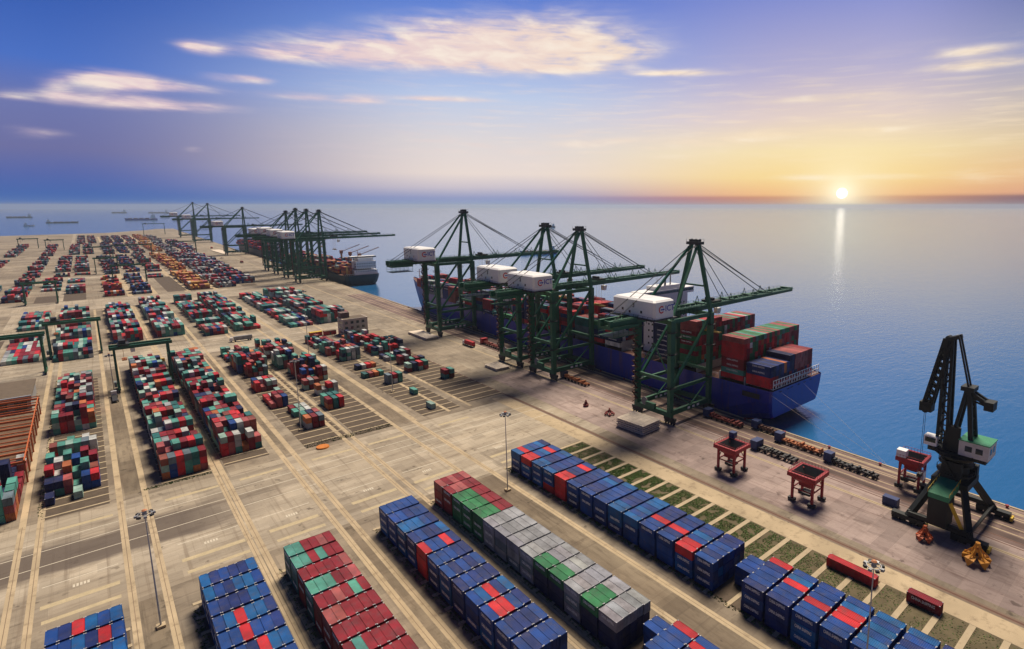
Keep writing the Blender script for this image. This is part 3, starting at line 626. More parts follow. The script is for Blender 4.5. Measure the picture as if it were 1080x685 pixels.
def score(b_):
    x, y, z, w_, L = b_[:5]
    if y < 20: return 0
    c = proj(x, y, z+CH)
    if not (-8 < c[0] < 1088 and 0 < c[1] < 693): return 0
    s_ = 0; x0, x1, y0, y1, z1 = x-w_/2, x+w_/2, y-L/2, y+L/2, z+CH
    key = (b_[6], b_[7], b_[8], round(y))
    if tops[key] == b_[9]: s_ += area([proj(x0, y0, z1), proj(x1, y0, z1), proj(x1, y1, z1), proj(x0, y1, z1)])
    lk = [k for k in ((b_[6], b_[7], b_[8]-1, round(y)),) if k in tops and tops[k] >= b_[9]]
    if not lk and b_[0] > 0: s_ += area([proj(x0, y0, z), proj(x0, y1, z), proj(x0, y1, z1), proj(x0, y0, z1)])
    nk = [k for k in tops if False]
    if tops.get((b_[6], b_[7]+1, b_[8], round(y-7.2)), tops.get((b_[6], b_[7]+1, b_[8], round(y-7.1)), tops.get((b_[6], b_[7]+1, b_[8], round(y-6.8)), -1))) < b_[9]: s_ += .6*area([proj(x0, y0, z), proj(x1, y0, z), proj(x1, y0, z1), proj(x0, y0, z1)])
    return s_
order = sorted(range(len(BOX)), key=lambda i: -score(BOX[i]))
SINGLE = set(order[:300])

def container_mesh(w_, L, h_=CH-.02):
    """corrugated box between a frame of posts and rails; origin bottom centre"""
    b = MB(); x, y = w_/2, L/2; f = .16
    b.box(-x+.05, x-.05, -y+.05, y-.05, .10, h_-.05)
    for sx_ in (-1, 1):
        for sy_ in (-1, 1): b.box(min(sx_*x, sx_*(x-f)), max(sx_*x, sx_*(x-f)), min(sy_*y, sy_*(y-f)), max(sy_*y, sy_*(y-f)), 0, h_)
        b.box(min(sx_*x, sx_*(x-.09)), max(sx_*x, sx_*(x-.09)), -y+f, y-f, 0, .16); b.box(min(sx_*x, sx_*(x-.07)), max(sx_*x, sx_*(x-.07)), -y+f, y-f, h_-.12, h_)
        b.box(-x+f, x-f, min(sx_*y, sx_*(y-.09)), max(sx_*y, sx_*(y-.09)), 0, .16); b.box(-x+f, x-f, min(sx_*y, sx_*(y-.07)), max(sx_*y, sx_*(y-.07)), h_-.12, h_)
    return b
CAST = mat('casting_steel', (.40, .40, .42), .6, var=.3)
def casting_mb():
    b = MB(); b.box(-.13, .13, -.14, .14, -.05, .14); return b
def door_mb(w_, h_):
    b = MB(); b.box(-w_/2, w_/2, -.05, 0, .2, h_-.18)
    for k in (-.28, .28): b.tube((k*w_, -.08, .25), (k*w_, -.08, h_-.22), .035, n=6)
    return b
protos = {}
letters = text_mb('CHINA SHIPPING', 1.02)
def proto(w_, L):
    k = (round(w_, 2), round(L, 1))
    if k in protos: return protos[k]
    me = container_mesh(w_, L).mesh('container_body', C_OBJ); dm = door_mb(w_/2-.13, CH).mesh('door', C_OBJ); cm = casting_mb().mesh('corner_casting', CAST)
    lm = letters.copy(); lm.transform(Matrix.Diagonal((min(.9, (L-.6)/10.2), .5, 1.15, 1))); lm.transform(Matrix.Rotation(-math.pi/2, 4, 'Z')); lm.materials.append(TWHITE)
    protos[k] = (me, dm, cm, lm); return protos[k]
ORD = ['first', 'second', 'third', 'fourth', 'fifth', 'sixth', 'seventh', 'eighth', 'ninth', 'tenth', 'eleventh', 'twelfth', 'thirteenth', 'fourteenth', 'fifteenth', 'sixteenth', 'seventeenth', 'eighteenth', 'nineteenth', 'twentieth', 'twenty-first', 'twenty-second', 'twenty-third', 'twenty-fourth', 'twenty-fifth', 'twenty-sixth', 'twenty-seventh', 'twenty-eighth', 'twenty-ninth', 'thirtieth']
mass = MB(); massL = MB()
def add_mass(b_, detail):
    x, y, z, w_, L, ck = b_[:6]; c = PAL[ck]; j = .82+.36*rnd(); c = tuple(min(.9, v*j) for v in c)
    x0, x1, y0, y1 = x-w_/2, x+w_/2, y-L/2, y+L/2
    if detail:
        bb = container_mesh(w_, L); o0 = len(mass.v)
        mass.v += [(vx+x, vy+y, vz+z) for vx, vy, vz in bb.v]; mass.f += [tuple(i+o0 for i in f) for f in bb.f]; mass.m += bb.m; mass.c += [c]*len(bb.f)
    else: mass.box(x0, x1, y0, y1, z, z+CH-.03, 0, c)
    if detail and y < 190 and b_[8] == 0 and (ck in ('blue', 'mblue', 'sky', 'grey', 'green', 'maroon', 'teal', 'dteal', 'slate')) and rnd() < .8:
        k = 0.0                     # white words on the landward side
        s_ = min(.9, (L-.6)/10.2); o0 = len(massL.v); me = letters
        massL.v += [(x0-.005+v.co.y*s_*.5, y-v.co.x*s_, z+CH*.62+v.co.z*1.15) for v in me.vertices]
        for p_ in me.polygons: massL.f.append(tuple(i+o0 for i in p_.vertices)); massL.m.append(0); massL.c.append(None)
    if ck == 'navy' and 'ship' in b_[6] and b_[8] == 0:
        s_ = .95; o0 = len(massL.v); me = letters
        massL.v += [(x0-.005+v.co.y*s_*.5, y-v.co.x*s_, z+CH*.55+v.co.z*s_) for v in me.vertices]
        for p_ in me.polygons: massL.f.append(tuple(i+o0 for i in p_.vertices)); massL.m.append(0); massL.c.append(None)
used_lab = {}
for i, b_ in enumerate(BOX):
    b_[0] += (rnd()-.5)*.05; b_[1] += (rnd()-.5)*.24
    x, y, z, w_, L, ck, row, bb_, aa_, tt_, tn, nn_ = b_
    if i not in SINGLE:
        add_mass(b_, y < 480 and x < 200); continue
    me, dm, cm, lm = proto(w_, L)
    root = empty('shipping_container', (x, y, z))
    c = PAL[ck]; j = .85+.3*rnd(); c = (*[min(.9, v*j*(.94+.12*rnd())) for v in c], 1)
    ob = bpy.data.objects.new('body', me); ob.parent = root; ob.color = c; COL.objects.link(ob)
    dsgn = 1
    for s_ in (-1, 1):
        d = bpy.data.objects.new('door', dm); d.parent = root; d.location = (s_*(w_/4-.03), -L/2+.02, 0); d.color = c; COL.objects.link(d)
    if tt_ == tn-1:
        for sx_ in (-1, 1):
            for sy_ in (-1, 1):
                d = bpy.data.objects.new('corner_casting', cm); d.parent = root; d.location = (sx_*(w_/2-.14), sy_*(L/2-.15), CH-.14); COL.objects.link(d)
    if aa_ == 0 and ck not in ('red', 'pink', 'orange', 'navy', 'white', 'mint') and rnd() < .8:
        d = bpy.data.objects.new('lettering', lm); d.parent = root; d.location = (-w_/2-.006, 0, CH*.62); COL.objects.link(d)
    if nn_ == 1: lab = row
    else:
        tw = 'top tier' if tt_ == tn-1 else ('bottom tier' if tt_ == 0 else ('middle tier' if tn == 3 else ORD[tt_]+' tier'))
        side_ = 'seaward edge' if aa_ == nn_-1 else ('landward edge' if aa_ == 0 else ORD[nn_-1-aa_]+' from seaward edge')
        lab = '%s box, %s, %s, %s bay of %s' % (CNAME[ck], tw, side_, ORD[bb_], row)
    tag(root, lab, 'container', 'stacked shipping containers')
    used_lab.setdefault(lab, []).append(root)
tag(mass.build('shipping_containers', C_ATT), 'thousands more mixed colour containers stacked in rows across the yard and ships', 'containers', kind='stuff')
if massL.v:
    lo = massL.build('container_lettering', TWHITE, bpy.data.objects['shipping_containers'])
    lo['kind'] = 'stuff'

# ------------------------------------------------------------------ container pads: gravel between concrete beams
pads = [(113.6, 130.2, -20, 187.5), (79.6, 92.6, -10, 183.5), (58.9, 71.0, -10, 178.8), (30.6, 44.2, -10, 175), (11, 24.8, -10, 175.5), (-17.6, -2.9, -10, 175.5)]
def pad(x0, x1, y0, y1, pitch=7.2, m_=GRAVEL, wb=1.2, ov=.5):
    sheet('container_pad', x0, x1, y0, y1, .010, m_)
    b = MB(); y = y1
    while y > y0:
        b.box(x0-ov, x1+.2, y-wb, y, .0, .13); y -= pitch
    tag(b.build('slot_beams', BEAMC), kind='structure')
for a in pads: pad(*a, ov=1.1)
for a in ((-21.4, -4.2, 259, 463), (60, 77.6, 262, 476), (81, 99, 262, 476), (114, 134, 264, 476), (138.5, 162, 268, 472), (10.8, 26.6, 264, 474), (31, 46.8, 266, 470)): pad(*a, wb=.9, ov=.1)
for a in ((-49, -30, 865, 925), (-26, -7, 866, 930), (66, 85, 875, 1070), (-100, -55, 560, 640)): sheet('container_pad', *a, .010, GRAVEL)
for a in ((144, 160, 870, 892), (88, 112, 868, 880)): sheet('container_pad', *a, .012, GRAVEL)
# grass plots beside the blue row
b = MB(); gb = MB(); y = 187.5; k = 0
while y > -10:
    b.box(130.2, 152.2, y-1.5, y, 0, .14)
    y -= 7.35
tag(b.build('slot_beams', BEAMC), kind='structure')
sheet('soil', 130.2, 152.4, -20, 188, .009, SOIL)
r_ = random.Random(3); y = 187.5; k = 0
while y > 10:
    dens = (360, 240, 260, 520, 700, 720, 700, 560, 480, 470, 430, 440, 380, 300, 220, 180, 150, 110, 70, 60, 60, 50, 40, 40)[min(k, 23)]
    for _ in range(int(dens*6.0)):
        px, py = r_.uniform(130.6, 151.8), r_.uniform(y-7.2, y-1.6); 
        if mnoise.noise(Vector((px*.35, py*.35, 0))) < -.22-.0*k: continue
        s_ = r_.uniform(.12, .34); h_ = r_.uniform(.04, .14); a_ = r_.uniform(0, 3.14); dx, dy = math.cos(a_)*s_, math.sin(a_)*s_
        gb.quad([(px-dx, py-dy, .01), (px+dx, py+dy, .01), (px+dx*.4-dy*.6, py+dy*.4+dx*.6, h_)]); gb.quad([(px+dy, py-dx, .01), (px-dy, py+dx, .01), (px, py, h_)])
    y -= 7.35; k += 1
for (x0, x1, y0, y1, n_) in ((-19.8, -17.6, 20, 172, 500), (9.2, 11.1, 20, 172, 600), (24.9, 26.0, 30, 174, 200), (29.6, 30.9, 60, 176, 300), (57.6, 59.3, 90, 178, 350), (79, 80.2, 80, 183, 350), (112.6, 114.2, 40, 187, 900), (70.9, 72.4, 80, 178, 150), (60, 98, 262, 268, 500), (-22.6, -21.2, 262, 470, 500), (5, 26, 262, 264, 200)):
    for _ in range(n_):
        px, py = r_.uniform(x0, x1), r_.uniform(y0, y1); s_ = r_.uniform(.15, .5); h_ = r_.uniform(.1, .4); a_ = r_.uniform(0, 3.14); dx, dy = math.cos(a_)*s_, math.sin(a_)*s_
        gb.quad([(px-dx, py-dy, .01), (px+dx, py+dy, .01), (px, py, h_)]); gb.quad([(px+dy, py-dx, .01), (px-dy, py+dx, .01), (px, py, h_*.8)])
tag(gb.build('grass', GRASSM), 'rough grass and weeds in the empty plots and along the stacks', 'grass', kind='stuff')
#PART2
# ------------------------------------------------------------------ quay cranes
def logo_mesh():
    """red open ring with a blue arrow bar and blue letters, facing -Y, about 8 x 3 m"""
    b = MB(); n = 22
    for i in range(n):
        a0 = R(40+280*i/n); a1 = R(40+280*(i+1)/n); pts = []
        for (a_, r_) in ((a0, 1.45), (a1, 1.45), (a1, .95), (a0, .95)): pts.append((-2.5+r_*math.cos(a_), 0, r_*math.sin(a_)))
        b.quad(pts, 0)
    b.quad([(-3.0, -.02, -.22), (-1.5, -.02, -.22), (-1.5, -.02, .22), (-3.0, -.02, .22)], 1)
    b.quad([(-1.5, -.02, -.5), (-.7, -.02, 0), (-1.5, -.02, .5)], 1)
    me = b.mesh('logo', [TRED, TBLUE])
    return me
def crane_proto():
    root = empty('ship_to_shore_crane', (0, 0, 0))
    G = G_STEEL; GA = 29.0; HY = 11.0; ZB = 51.0
    def part(nm, b, m_, par=root): return b.build(nm, m_, par)
    for sx_ in (0, GA):
        part('sill_beam', MB().box(sx_-.9, sx_+.9, -HY-1.5, HY+1.5, 3.6, 5.8), G)
        for sy_ in (-1, 1):
            b = MB(); b.box(sx_-.6, sx_+.6, sy_*HY-3.6, sy_*HY+3.6, 2.2, 3.5)
            for k in (-2.6, -.9, .9, 2.6): b.box(sx_-.45, sx_+.45, sy_*HY+k-.7, sy_*HY+k+.7, .9, 2.2); b.tube((sx_-.3, sy_*HY+k, .45), (sx_+.3, sy_*HY+k, .45), .45, n=10)
            part('bogie', b, D_STEEL)
    for sy_ in (-1, 1):
        y = sy_*HY
        b = MB(); b.hexa([(-1.2, y-1.0, 5.8), (1.2, y-1.0, 5.8), (1.2, y+1.0, 5.8), (-1.2, y+1.0, 5.8), (-1.5, y-1.2, ZB), (1.5, y-1.2, ZB), (1.5, y+1.2, ZB), (-1.5, y+1.2, ZB)]); part('leg', b, G)
        b = MB(); b.hexa([(GA-1.2, y-1.0, 5.8), (GA+1.2, y-1.0, 5.8), (GA+1.2, y+1.0, 5.8), (GA-1.2, y+1.0, 5.8), (GA-1.4, y-1.2, ZB), (GA+1.4, y-1.2, ZB), (GA+1.4, y+1.2, ZB), (GA-1.4, y+1.2, ZB)]); part('leg', b, G)
        part('tie_beam', MB().box(.9, GA-.9, y-.7, y+.7, 4.2, 6.6), G)
        b = MB()
        for k in (12, 15.5, 19): b.box(k, k+1.8, y-.72, y-.70, 4.8, 5.9)
        part('sign_plate', b, W_PAINT)
        part('tie_beam', MB().box(.9, GA-.9, y-.55, y+.55, 16.2, 17.8), G)
        part('tie_beam', MB().box(.9, GA-.9, y-.8, y+.8, ZB-1.6, ZB+.2), G)
        part('brace', MB().bar((.8, y, 18), (GA-.8, y, ZB-2), 1.15), G)
        part('brace', MB().bar((1, y, 15.5), (15, y, 6.6), .5), G); part('brace', MB().bar((15, y, 6.6), (GA-1, y, 16), .5), G)
        # apex frame above the seaward leg
        part('apex_leg', MB().bar((GA, y, ZB), (GA, sy_*2.2, 85), 1.6, 1.7), G)
        part('back_leg', MB().bar((0, y, ZB), (GA-1.5, sy_*2.4, 83.5), 1.1, 1.1), G)
        part('back_stay', MB().bar((-30, sy_*3.4, 53), (GA-1, sy_*1.6, 84.5), .28), D_STEEL)
        part('fore_stay', MB().bar((GA+1, sy_*1.6, 84.8), (91, sy_*3.2, 54), .34), D_STEEL)
        part('fore_stay', MB().bar((GA+1, sy_*1.2, 84), (92.5, sy_*3.2, 53.4), .22), D_STEEL)
        part('fore_stay', MB().bar((GA+1, sy_*1.6, 83.5), (56, sy_*3.2, 53.5), .26), D_STEEL)
        b = MB(); b.box(-32, GA+2, sy_*3.2-.8, sy_*3.2+.8, ZB-.2, ZB+2.8); part('back_girder', b, G)
        b = MB(); b.hexa([(GA+2, sy_*3.2-.8, ZB-.1), (118, sy_*3.2-.7, ZB+.9), (118, sy_*3.2+.7, ZB+.9), (GA+2, sy_*3.2+.8, ZB-.1), (GA+2, sy_*3.2-.6, ZB+2.6), (118, sy_*3.2-.5, ZB+2.6), (118, sy_*3.2+.5, ZB+2.6), (GA+2, sy_*3.2+.6, ZB+2.6)]); part('boom_girder', b, G)
        b = MB()
        for k in range(-30, 118, 4): b.bar((k, sy_*4.4, ZB+2.6), (k, sy_*4.4, ZB+3.7), .10)
        b.bar((-31, sy_*4.4, ZB+3.7), (118, sy_*4.4, ZB+3.7), .10); b.bar((-31, sy_*4.4, ZB+3.1), (118, sy_*4.4, ZB+3.1), .07); b.box(-31, 118, sy_*4.4-.5, sy_*4.4+.1, ZB+2.4, ZB+2.55); part('walkway', b, G)
    b = MB()
    for k in list(range(-30, 26, 8))+list(range(34, 118, 9)): b.box(k, k+.7, -2.55, 2.55, ZB+.9, ZB+2.2)
    for k in list(range(-28, 30, 4))+list(range(30, 114, 5)): b.bar((k, -2.5, ZB+2.2), (k+5, 2.5, ZB+2.2), .3)
    for k in (34, 55, 76, 92): b.box(k, k+2.6, -4.9, 4.9, ZB+2.9, ZB+3.1); b.bar((k, -3, ZB+3.1), (k+1.3, -3, ZB+6.2), .25); b.bar((k+2.6, -3, ZB+3.1), (k+1.3, -3, ZB+6.2), .25); b.bar((k, 3, ZB+3.1), (k+1.3, 3, ZB+6.2), .25); b.bar((k+2.6, 3, ZB+3.1), (k+1.3, 3, ZB+6.2), .25)
    b.box(116.5, 118.3, -3.8, 3.8, ZB+1.0, ZB+3.2); part('cross_ties', b, G)
    for x_ in (0, GA):
        part('portal_beam', MB().box(x_-.8, x_+.8, -HY+.9, HY-.9, ZB-2.2, ZB+.1), G)
        part('portal_beam', MB().box(x_-.6, x_+.6, -HY+.8, HY-.8, 20.5, 22), G)
    part('brace', MB().bar((0, -HY, 22), (0, 0, 38), .5).bar((0, HY, 22), (0, 0, 38), .5), G)
    b = MB(); b.box(GA-2.2, GA+2.2, -4, 4, 84.6, 86); b.box(GA-1.2, GA-.4, -3, 3, 86, 87.2)
    for k in (-2.6, 0, 2.6): b.tube((GA+.6, k-.25, 86.6), (GA+.6, k+.25, 86.6), .8, n=10)
    for k in (-2, 2):
        for j in (-4, 4): b.bar((GA+k, j, 86), (GA+k, j, 87.3), .12)
    b.bar((GA-2, -4, 87.3), (GA+2, -4, 87.3), .1); part('apex_platform', b, D_STEEL)
    part('apex_tie', MB().bar((GA, -7.6, 64), (GA, 7.6, 64), .8), G)
    # machinery house with its deck
    b = MB(); x0, x1, y0, y1, z0, z1 = -15.0, -1.6, -14.2, 13.4, 53.6, 62.0; c = .9
    b.prism([(x0+c, y0), (x1-c, y0), (x1, y0+c), (x1, y1-c), (x1-c, y1), (x0+c, y1), (x0, y1-c), (x0, y0+c)], z0, z1-.8)
    p0 = [(x0+c, y0), (x1-c, y0), (x1, y0+c), (x1, y1-c), (x1-c, y1), (x0+c, y1), (x0, y1-c), (x0, y0+c)]
    p1 = [(x+(1.0 if x < -8 else -1.0), y+(1.0 if y < 0 else -1.0)) for x, y in p0]; o0 = len(b.v)
    b.v += [(x, y, z1-.8) for x, y in p0]+[(x, y, z1) for x, y in p1]
    for i in range(8):
        j = (i+1) % 8; b.f.append((o0+i, o0+j, o0+8+j, o0+8+i)); b.m.append(0); b.c.append(None)
    b.f.append(tuple(o0+8+i for i in range(8))); b.m.append(0); b.c.append(None)
    house = part('machinery_house', b, W_PAINT)
    b = MB()
    for (y, z) in ((-6, 56.2), (1.5, 55.6), (6.2, 56.4)): b.box(x0-.06, x0-.02, y-.6, y+.6, z-.6, z+.6)
    b.build('vent', GLASS, house)
    lg = bpy.data.objects.new('logo', logo_mesh()); COL.objects.link(lg); lg.parent = house; lg.location = (-7.4, y0-.05, 57.8); lg.scale = (1.2, 1, 1.2)
    tm = text_mb('ICT', 3.9); tm.materials.append(TBLUE); o = bpy.data.objects.new('lettering', tm); COL.objects.link(o); o.parent = house; o.location = (-5.0, y0-.05, 58.0)
    b = MB(); b.box(x0-1, x1+1, y0-.6, y1+.6, 52.9, 53.5)
    for k in range(int(y0), int(y1), 3): b.bar((x0-1, k, 53.5), (x0-1, k, 54.7), .08)
    b.bar((x0-1, y0, 54.7), (x0-1, y1, 54.7), .09); part('house_deck', b, D_STEEL)
    b = MB(); b.box(-31, -15.5, -5.2, 5.2, 49.6, 51.0)
    for k in range(-31, -15, 3):
        for j in (-5.2, 5.2): b.bar((k, j, 46.4), (k, j, 49.6), .14)
    for j in (-5.2, 5.2): b.bar((-31, j, 46.4), (-15.5, j, 46.4), .2); b.bar((-31, j, 48), (-15.5, j, 48), .14)
    b.box(-31, -15.5, -5.2, 5.2, 46.2, 46.4); part('maintenance_platform', b, G)
    # trolley with the operator cab and hanging spreader
    b = MB(); b.box(40, 47, -4, 4, ZB+2.7, ZB+3.6); b.box(41, 43, -2.5, 2.5, ZB+3.6, ZB+5); tr = part('trolley', b, D_STEEL)
    b = MB(); b.hexa([(47.6, -1.4, 46.6), (49.6, -1.4, 46.6), (49.6, 1.4, 46.6), (47.6, 1.4, 46.6), (47.3, -1.4, 49.6), (50.4, -1.4, 49.6), (50.4, 1.4, 49.6), (47.3, 1.4, 49.6)]); b.bar((48.5, 0, 49.6), (47, 0, ZB+2.6), .5); part('operator_cab', b, W_PAINT)
    b = MB()
    for (dx, dy) in ((-1, -2.5), (1, -2.5), (-1, 2.5), (1, 2.5)): b.bar((43.5+dx, dy, 38.4), (43.5+dx, dy, ZB+2.6), .09)
    b.box(42.3, 44.7, -6.4, 6.4, 37.3, 37.9); b.box(42.6, 44.4, -2.4, 2.4, 37.9, 38.5); part('spreader', b, mat('spreader_yellow', (.5, .3, .05), .6))
    # zigzag stairs on the landward far leg
    b = MB(); z = 5.8; k = 0
    while z < 48:
        y0_, y1_ = (HY-1.4, HY+1.6) if k % 2 else (HY+1.6, HY-1.4)
        b.bar((-2.1, y0_, z), (-2.1, y1_, z+2.6), .8, .14); b.box(-2.6, -1.0, HY-1.9, HY+2.0, z+2.5, z+2.62); b.bar((-2.6, y0_, z+1.0), (-2.6, y1_, z+3.6), .08)
        z += 2.7; k += 1
    part('stairs', b, RUST)
    b = MB()
    for (x_, y_) in ((0, -HY), (0, HY), (GA, -HY), (GA, HY)):
        for z in (17.9, 34.5, 45):
            b.box(x_-2.3, x_+2.3, y_-2.0, y_+2.0, z, z+.14)
            for (dx, dy) in ((-2.3, -2), (2.3, -2), (2.3, 2), (-2.3, 2)): b.bar((x_+dx, y_+dy, z), (x_+dx, y_+dy, z+1.2), .1)
            for z2 in (.6, 1.2):
                b.bar((x_-2.3, y_-2, z+z2), (x_+2.3, y_-2, z+z2), .08); b.bar((x_-2.3, y_+2, z+z2), (x_+2.3, y_+2, z+z2), .08); b.bar((x_-2.3, y_-2, z+z2), (x_-2.3, y_+2, z+z2), .08); b.bar((x_+2.3, y_-2, z+z2), (x_+2.3, y_+2, z+z2), .08)
        b.bar((x_+1.7, y_, 6), (x_+1.7, y_, 51), .16); b.bar((x_+2.1, y_, 6), (x_+2.1, y_, 51), .16)
    part('leg_platform', b, D_STEEL)
    b = MB()
    for k in range(34, 112, 3): b.bar((k, 4.9, ZB+2.4), (k+.75, 4.9, ZB-1.3), .10); b.bar((k+.75, 4.9, ZB-1.3), (k+1.5, 4.9, ZB+2.4), .10)
    for k in range(-14, 28, 3): b.bar((k, -4.9, ZB+2.4), (k+.75, -4.9, ZB-1.0), .10); b.bar((k+.75, -4.9, ZB-1.0), (k+1.5, -4.9, ZB+2.4), .10)
    b.bar((34, 4.9, ZB+2.4), (112, 4.9, ZB+2.4), .12); part('festoon_cable', b, RUBBER)
    b = MB(); b.box(-2.6, -1.2, -3, 3, 6, 8.6); part('electrical_cabin', b, G)
    b = MB(); b.tube((-1.4, 5, 8), (-.9, 5, 8), 2.1, n=18); part('cable_reel', b, mat('reel_grey', (.2, .2, .2), .6))
    return root
P_CRANE = crane_proto()
# (y along the quay, vertical scale, number on the house, label)
CR = [(184.5, 1.0, '3', 'green quay crane over the ship stern, nearest of all, white house numbered 3'),
      (279.5, 1.045, '2', 'green quay crane with white house numbered 2, second from the camera'),
      (317, 1.06, '1', 'green quay crane just behind crane 2, white house numbered 1'),
      (435, 1.155, None, 'green quay crane standing alone over the bow of the blue ship'),
      (866, 1.13, None, 'green quay crane nearest the white superstructure of the dark green ship'),
      (932, 1.14, None, 'second green quay crane of the cluster over the dark green ship'),
      (996, 1.15, None, 'third green quay crane of the cluster over the dark green ship'),
      (1062, 1.10, None, 'fourth and farthest quay crane of the cluster over the dark green ship'),
      (1455, 1.16, None, 'distant quay crane between the cluster and the farthest pair'),
      (2004, 1.27, None, 'nearer quay crane of the hazy pair at the far quay end'),
      (2370, 1.32, None, 'farthest quay crane, pale with haze at the quay end')]
for i, (y, zs, num, lab) in enumerate(CR):
    c = P_CRANE if i == 0 else copy_tree(P_CRANE)
    xs = 226-32.5+RSK*y; xe = 226-4.2+.022*y
    c.location = (xs, y, 0); c.scale = ((xe-xs)/29.0, 1 if i not in (4, 5, 6, 7) else 1.0, zs)
    tag(c, lab, 'crane', 'quay cranes along the berth')
    if num:
        h = [k for k in c.children if k.name.startswith('machinery_house')][0]
        tm = text_mb(num, 3.0); tm.transform(Matrix.Rotation(-math.pi/2, 4, 'Z')); tm.materials.append(D_STEEL)
        o = bpy.data.objects.new('lettering', tm); COL.objects.link(o); o.parent = h; o.location = (-15.08, -1.0, 58.8)

# ------------------------------------------------------------------ ships
def hull(name, stn, zb, mats, parent, split=None):
    """stn: list of (y, x0, x1, ztop, flare) from stern to bow; cross-section rounded at the bilge; boot top in another material"""
    b = MB(); rings = []
    for e_ in stn:
        (y, x0, x1, zt, fl, yb_) = e_[:6]; zq = e_[6] if len(e_) > 6 else zb
        cx = (x0+x1)/2; hw = (x1-x0)/2; pts = []
        prof = [(1.0, zt), (1.0-.12*fl, zt-(zt-zq)*.40), (1.0-.40*fl, zq+(zt-zq)*.22), (1.0-.75*fl, zq+.1), (1.0-1.0*fl, zq-(2.0 if zq <= zb else .3))]
        for (wf, z) in prof: pts.append((cx-hw*wf, y+yb_*(zt-z)/(zt-zb), z))
        for (wf, z) in prof[::-1]: pts.append((cx+hw*wf, y+yb_*(zt-z)/(zt-zb), z))
        o0 = len(b.v); b.v += pts; rings.append(o0)
    n_ = 10
    for i in range(len(rings)-1):
        for j in range(n_-1):
            a, c = rings[i]+j, rings[i+1]+j
            b.f.append((a, a+1, c+1, c)); b.m.append(1 if j in (3, 5, 4) else 0); b.c.append(None)
    b.f.append(tuple(rings[0]+j for j in range(n_))[::-1]); b.m.append(0); b.c.append(None)
    o = b.build(name, mats, parent)
    bm_ = bmesh.new(); bm_.from_mesh(o.data); bmesh.ops.recalc_face_normals(bm_, faces=bm_.faces); bm_.to_mesh(o.data); bm_.free()
    return o
def deck(stn, z_off, m_, parent, inset=.6):
    b = MB()
    for i in range(len(stn)-1):
        y0, a0, c0, z0 = stn[i][:4]; y1, a1, c1, z1 = stn[i+1][:4]
        b.quad([(a0+inset, y0+.4, z0+z_off), (c0-inset, y0+.4, z0+z_off), (c1-inset, y1, z1+z_off), (a1+inset, y1, z1+z_off)])
    return b.build('deck', m_, parent)
hm = HULL_B; hn, hl = hm.node_tree.nodes, hm.node_tree.links
pb = [q_ for q_ in hn if q_.type == 'BSDF_PRINCIPLED'][0]; src = pb.inputs['Base Color'].links[0].from_socket
hg = hn.new('ShaderNodeNewGeometry'); hmp = hn.new('ShaderNodeMapping'); hmp.inputs['Scale'].default_value = (.6, .6, .05); hl.new(hg.outputs['Position'], hmp.inputs[0])
hz_ = hn.new('ShaderNodeTexNoise'); hz_.inputs['Scale'].default_value = 1.0; hz_.inputs['Detail'].default_value = 6; hl.new(hmp.outputs[0], hz_.inputs['Vector'])
hr = hn.new('ShaderNodeMapRange'); hr.inputs[1].default_value = .56; hr.inputs[2].default_value = .74; hr.inputs[4].default_value = .6; hl.new(hz_.outputs[0], hr.inputs[0])
hx = hn.new('ShaderNodeMix'); hx.data_type = 'RGBA'; hj = [q_ for q_ in hx.inputs if q_.enabled]; hl.new(hr.outputs[0], hj[0]); hl.new(src, hj[1]); hj[2].default_value = (.10, .05, .06, 1)
hl.new([q_ for q_ in hx.outputs if q_.enabled][0], pb.inputs['Base Color'])
ship = empty('container_ship', (256, 360, -4.5), 0, 'long deep blue container ship with white stern bridge berthed under the nearest quay cranes', 'ship')
ox, oy, oz = 256, 360, -4.5
def loc(stn): return [(e[0]-oy, e[1]-ox, e[2]-ox, e[3]-oz, e[4], e[5])+((e[6]-oz,) if len(e) > 6 else ()) for e in stn]
stn = [(140.5, 232.8, 280.0, 15.9, .16, 1.5, 2.0), (142.0, 232.2, 281.0, 15.9, .20, 1.5, 1.0), (150, 231.8, 285.0, 15.9, .45, 1, -2.5), (170, 231.6, 290, 15.9, .05, 0), (230, 231.8, 291, 15.9, .03, 0), (380, 234.6, 290.4, 16.2, .03, 0), (450, 236.5, 286, 17, .10, 0), (500, 239.5, 277.5, 18.5, .3, 0), (540, 244, 273.5, 20.5, .55, 0), (575, 250.0, 268.5, 23, .8, -4), (600, 256.2, 262.5, 25.5, .97, -12), (607, 258.6, 260.0, 27, .99, -18)]
st = loc(stn)
hull('hull', st, 0.0, [HULL_B, HULL_R], ship)
deck(st, -.6, DECKM, ship)
def sp_part(nm, b, m_, par=None):
    o = b.build(nm, m_, par or ship); o.location = (-ox, -oy, -oz) if par is None else (0, 0, 0); return o
# stern lashing bridge: white lattice along the transom, and mooring deck openings
b = MB()
for k in range(19):
    x = 234.8+k*2.45; b.bar((x, 141.6, 16), (x, 141.6, 20.6), .24)
    if k < 18: b.bar((x, 141.6, 16.2 if k % 2 else 20), (x+2.45, 141.6, 20 if k % 2 else 16.2), .16)
for z in (16.3, 18.4, 20.6): b.bar((234.8, 141.6, z), (279, 141.6, z), .26)
b.bar((234.2, 141.0, 16.4), (234.2, 156, 16.4), .3); sp_part('lashing_frame', b, W_PAINT)
b = MB()
for x in (239, 246, 249.5, 256, 262, 268): b.hexa([(x, 141.4, 13.0), (x+2.0, 141.4, 13.0), (x+2.0, 142.5, 13.0), (x, 142.5, 13.0), (x, 140.35, 14.6), (x+2.0, 140.35, 14.6), (x+2.0, 142, 14.6), (x, 142, 14.6)])
sp_part('mooring_opening', b, D_STEEL)
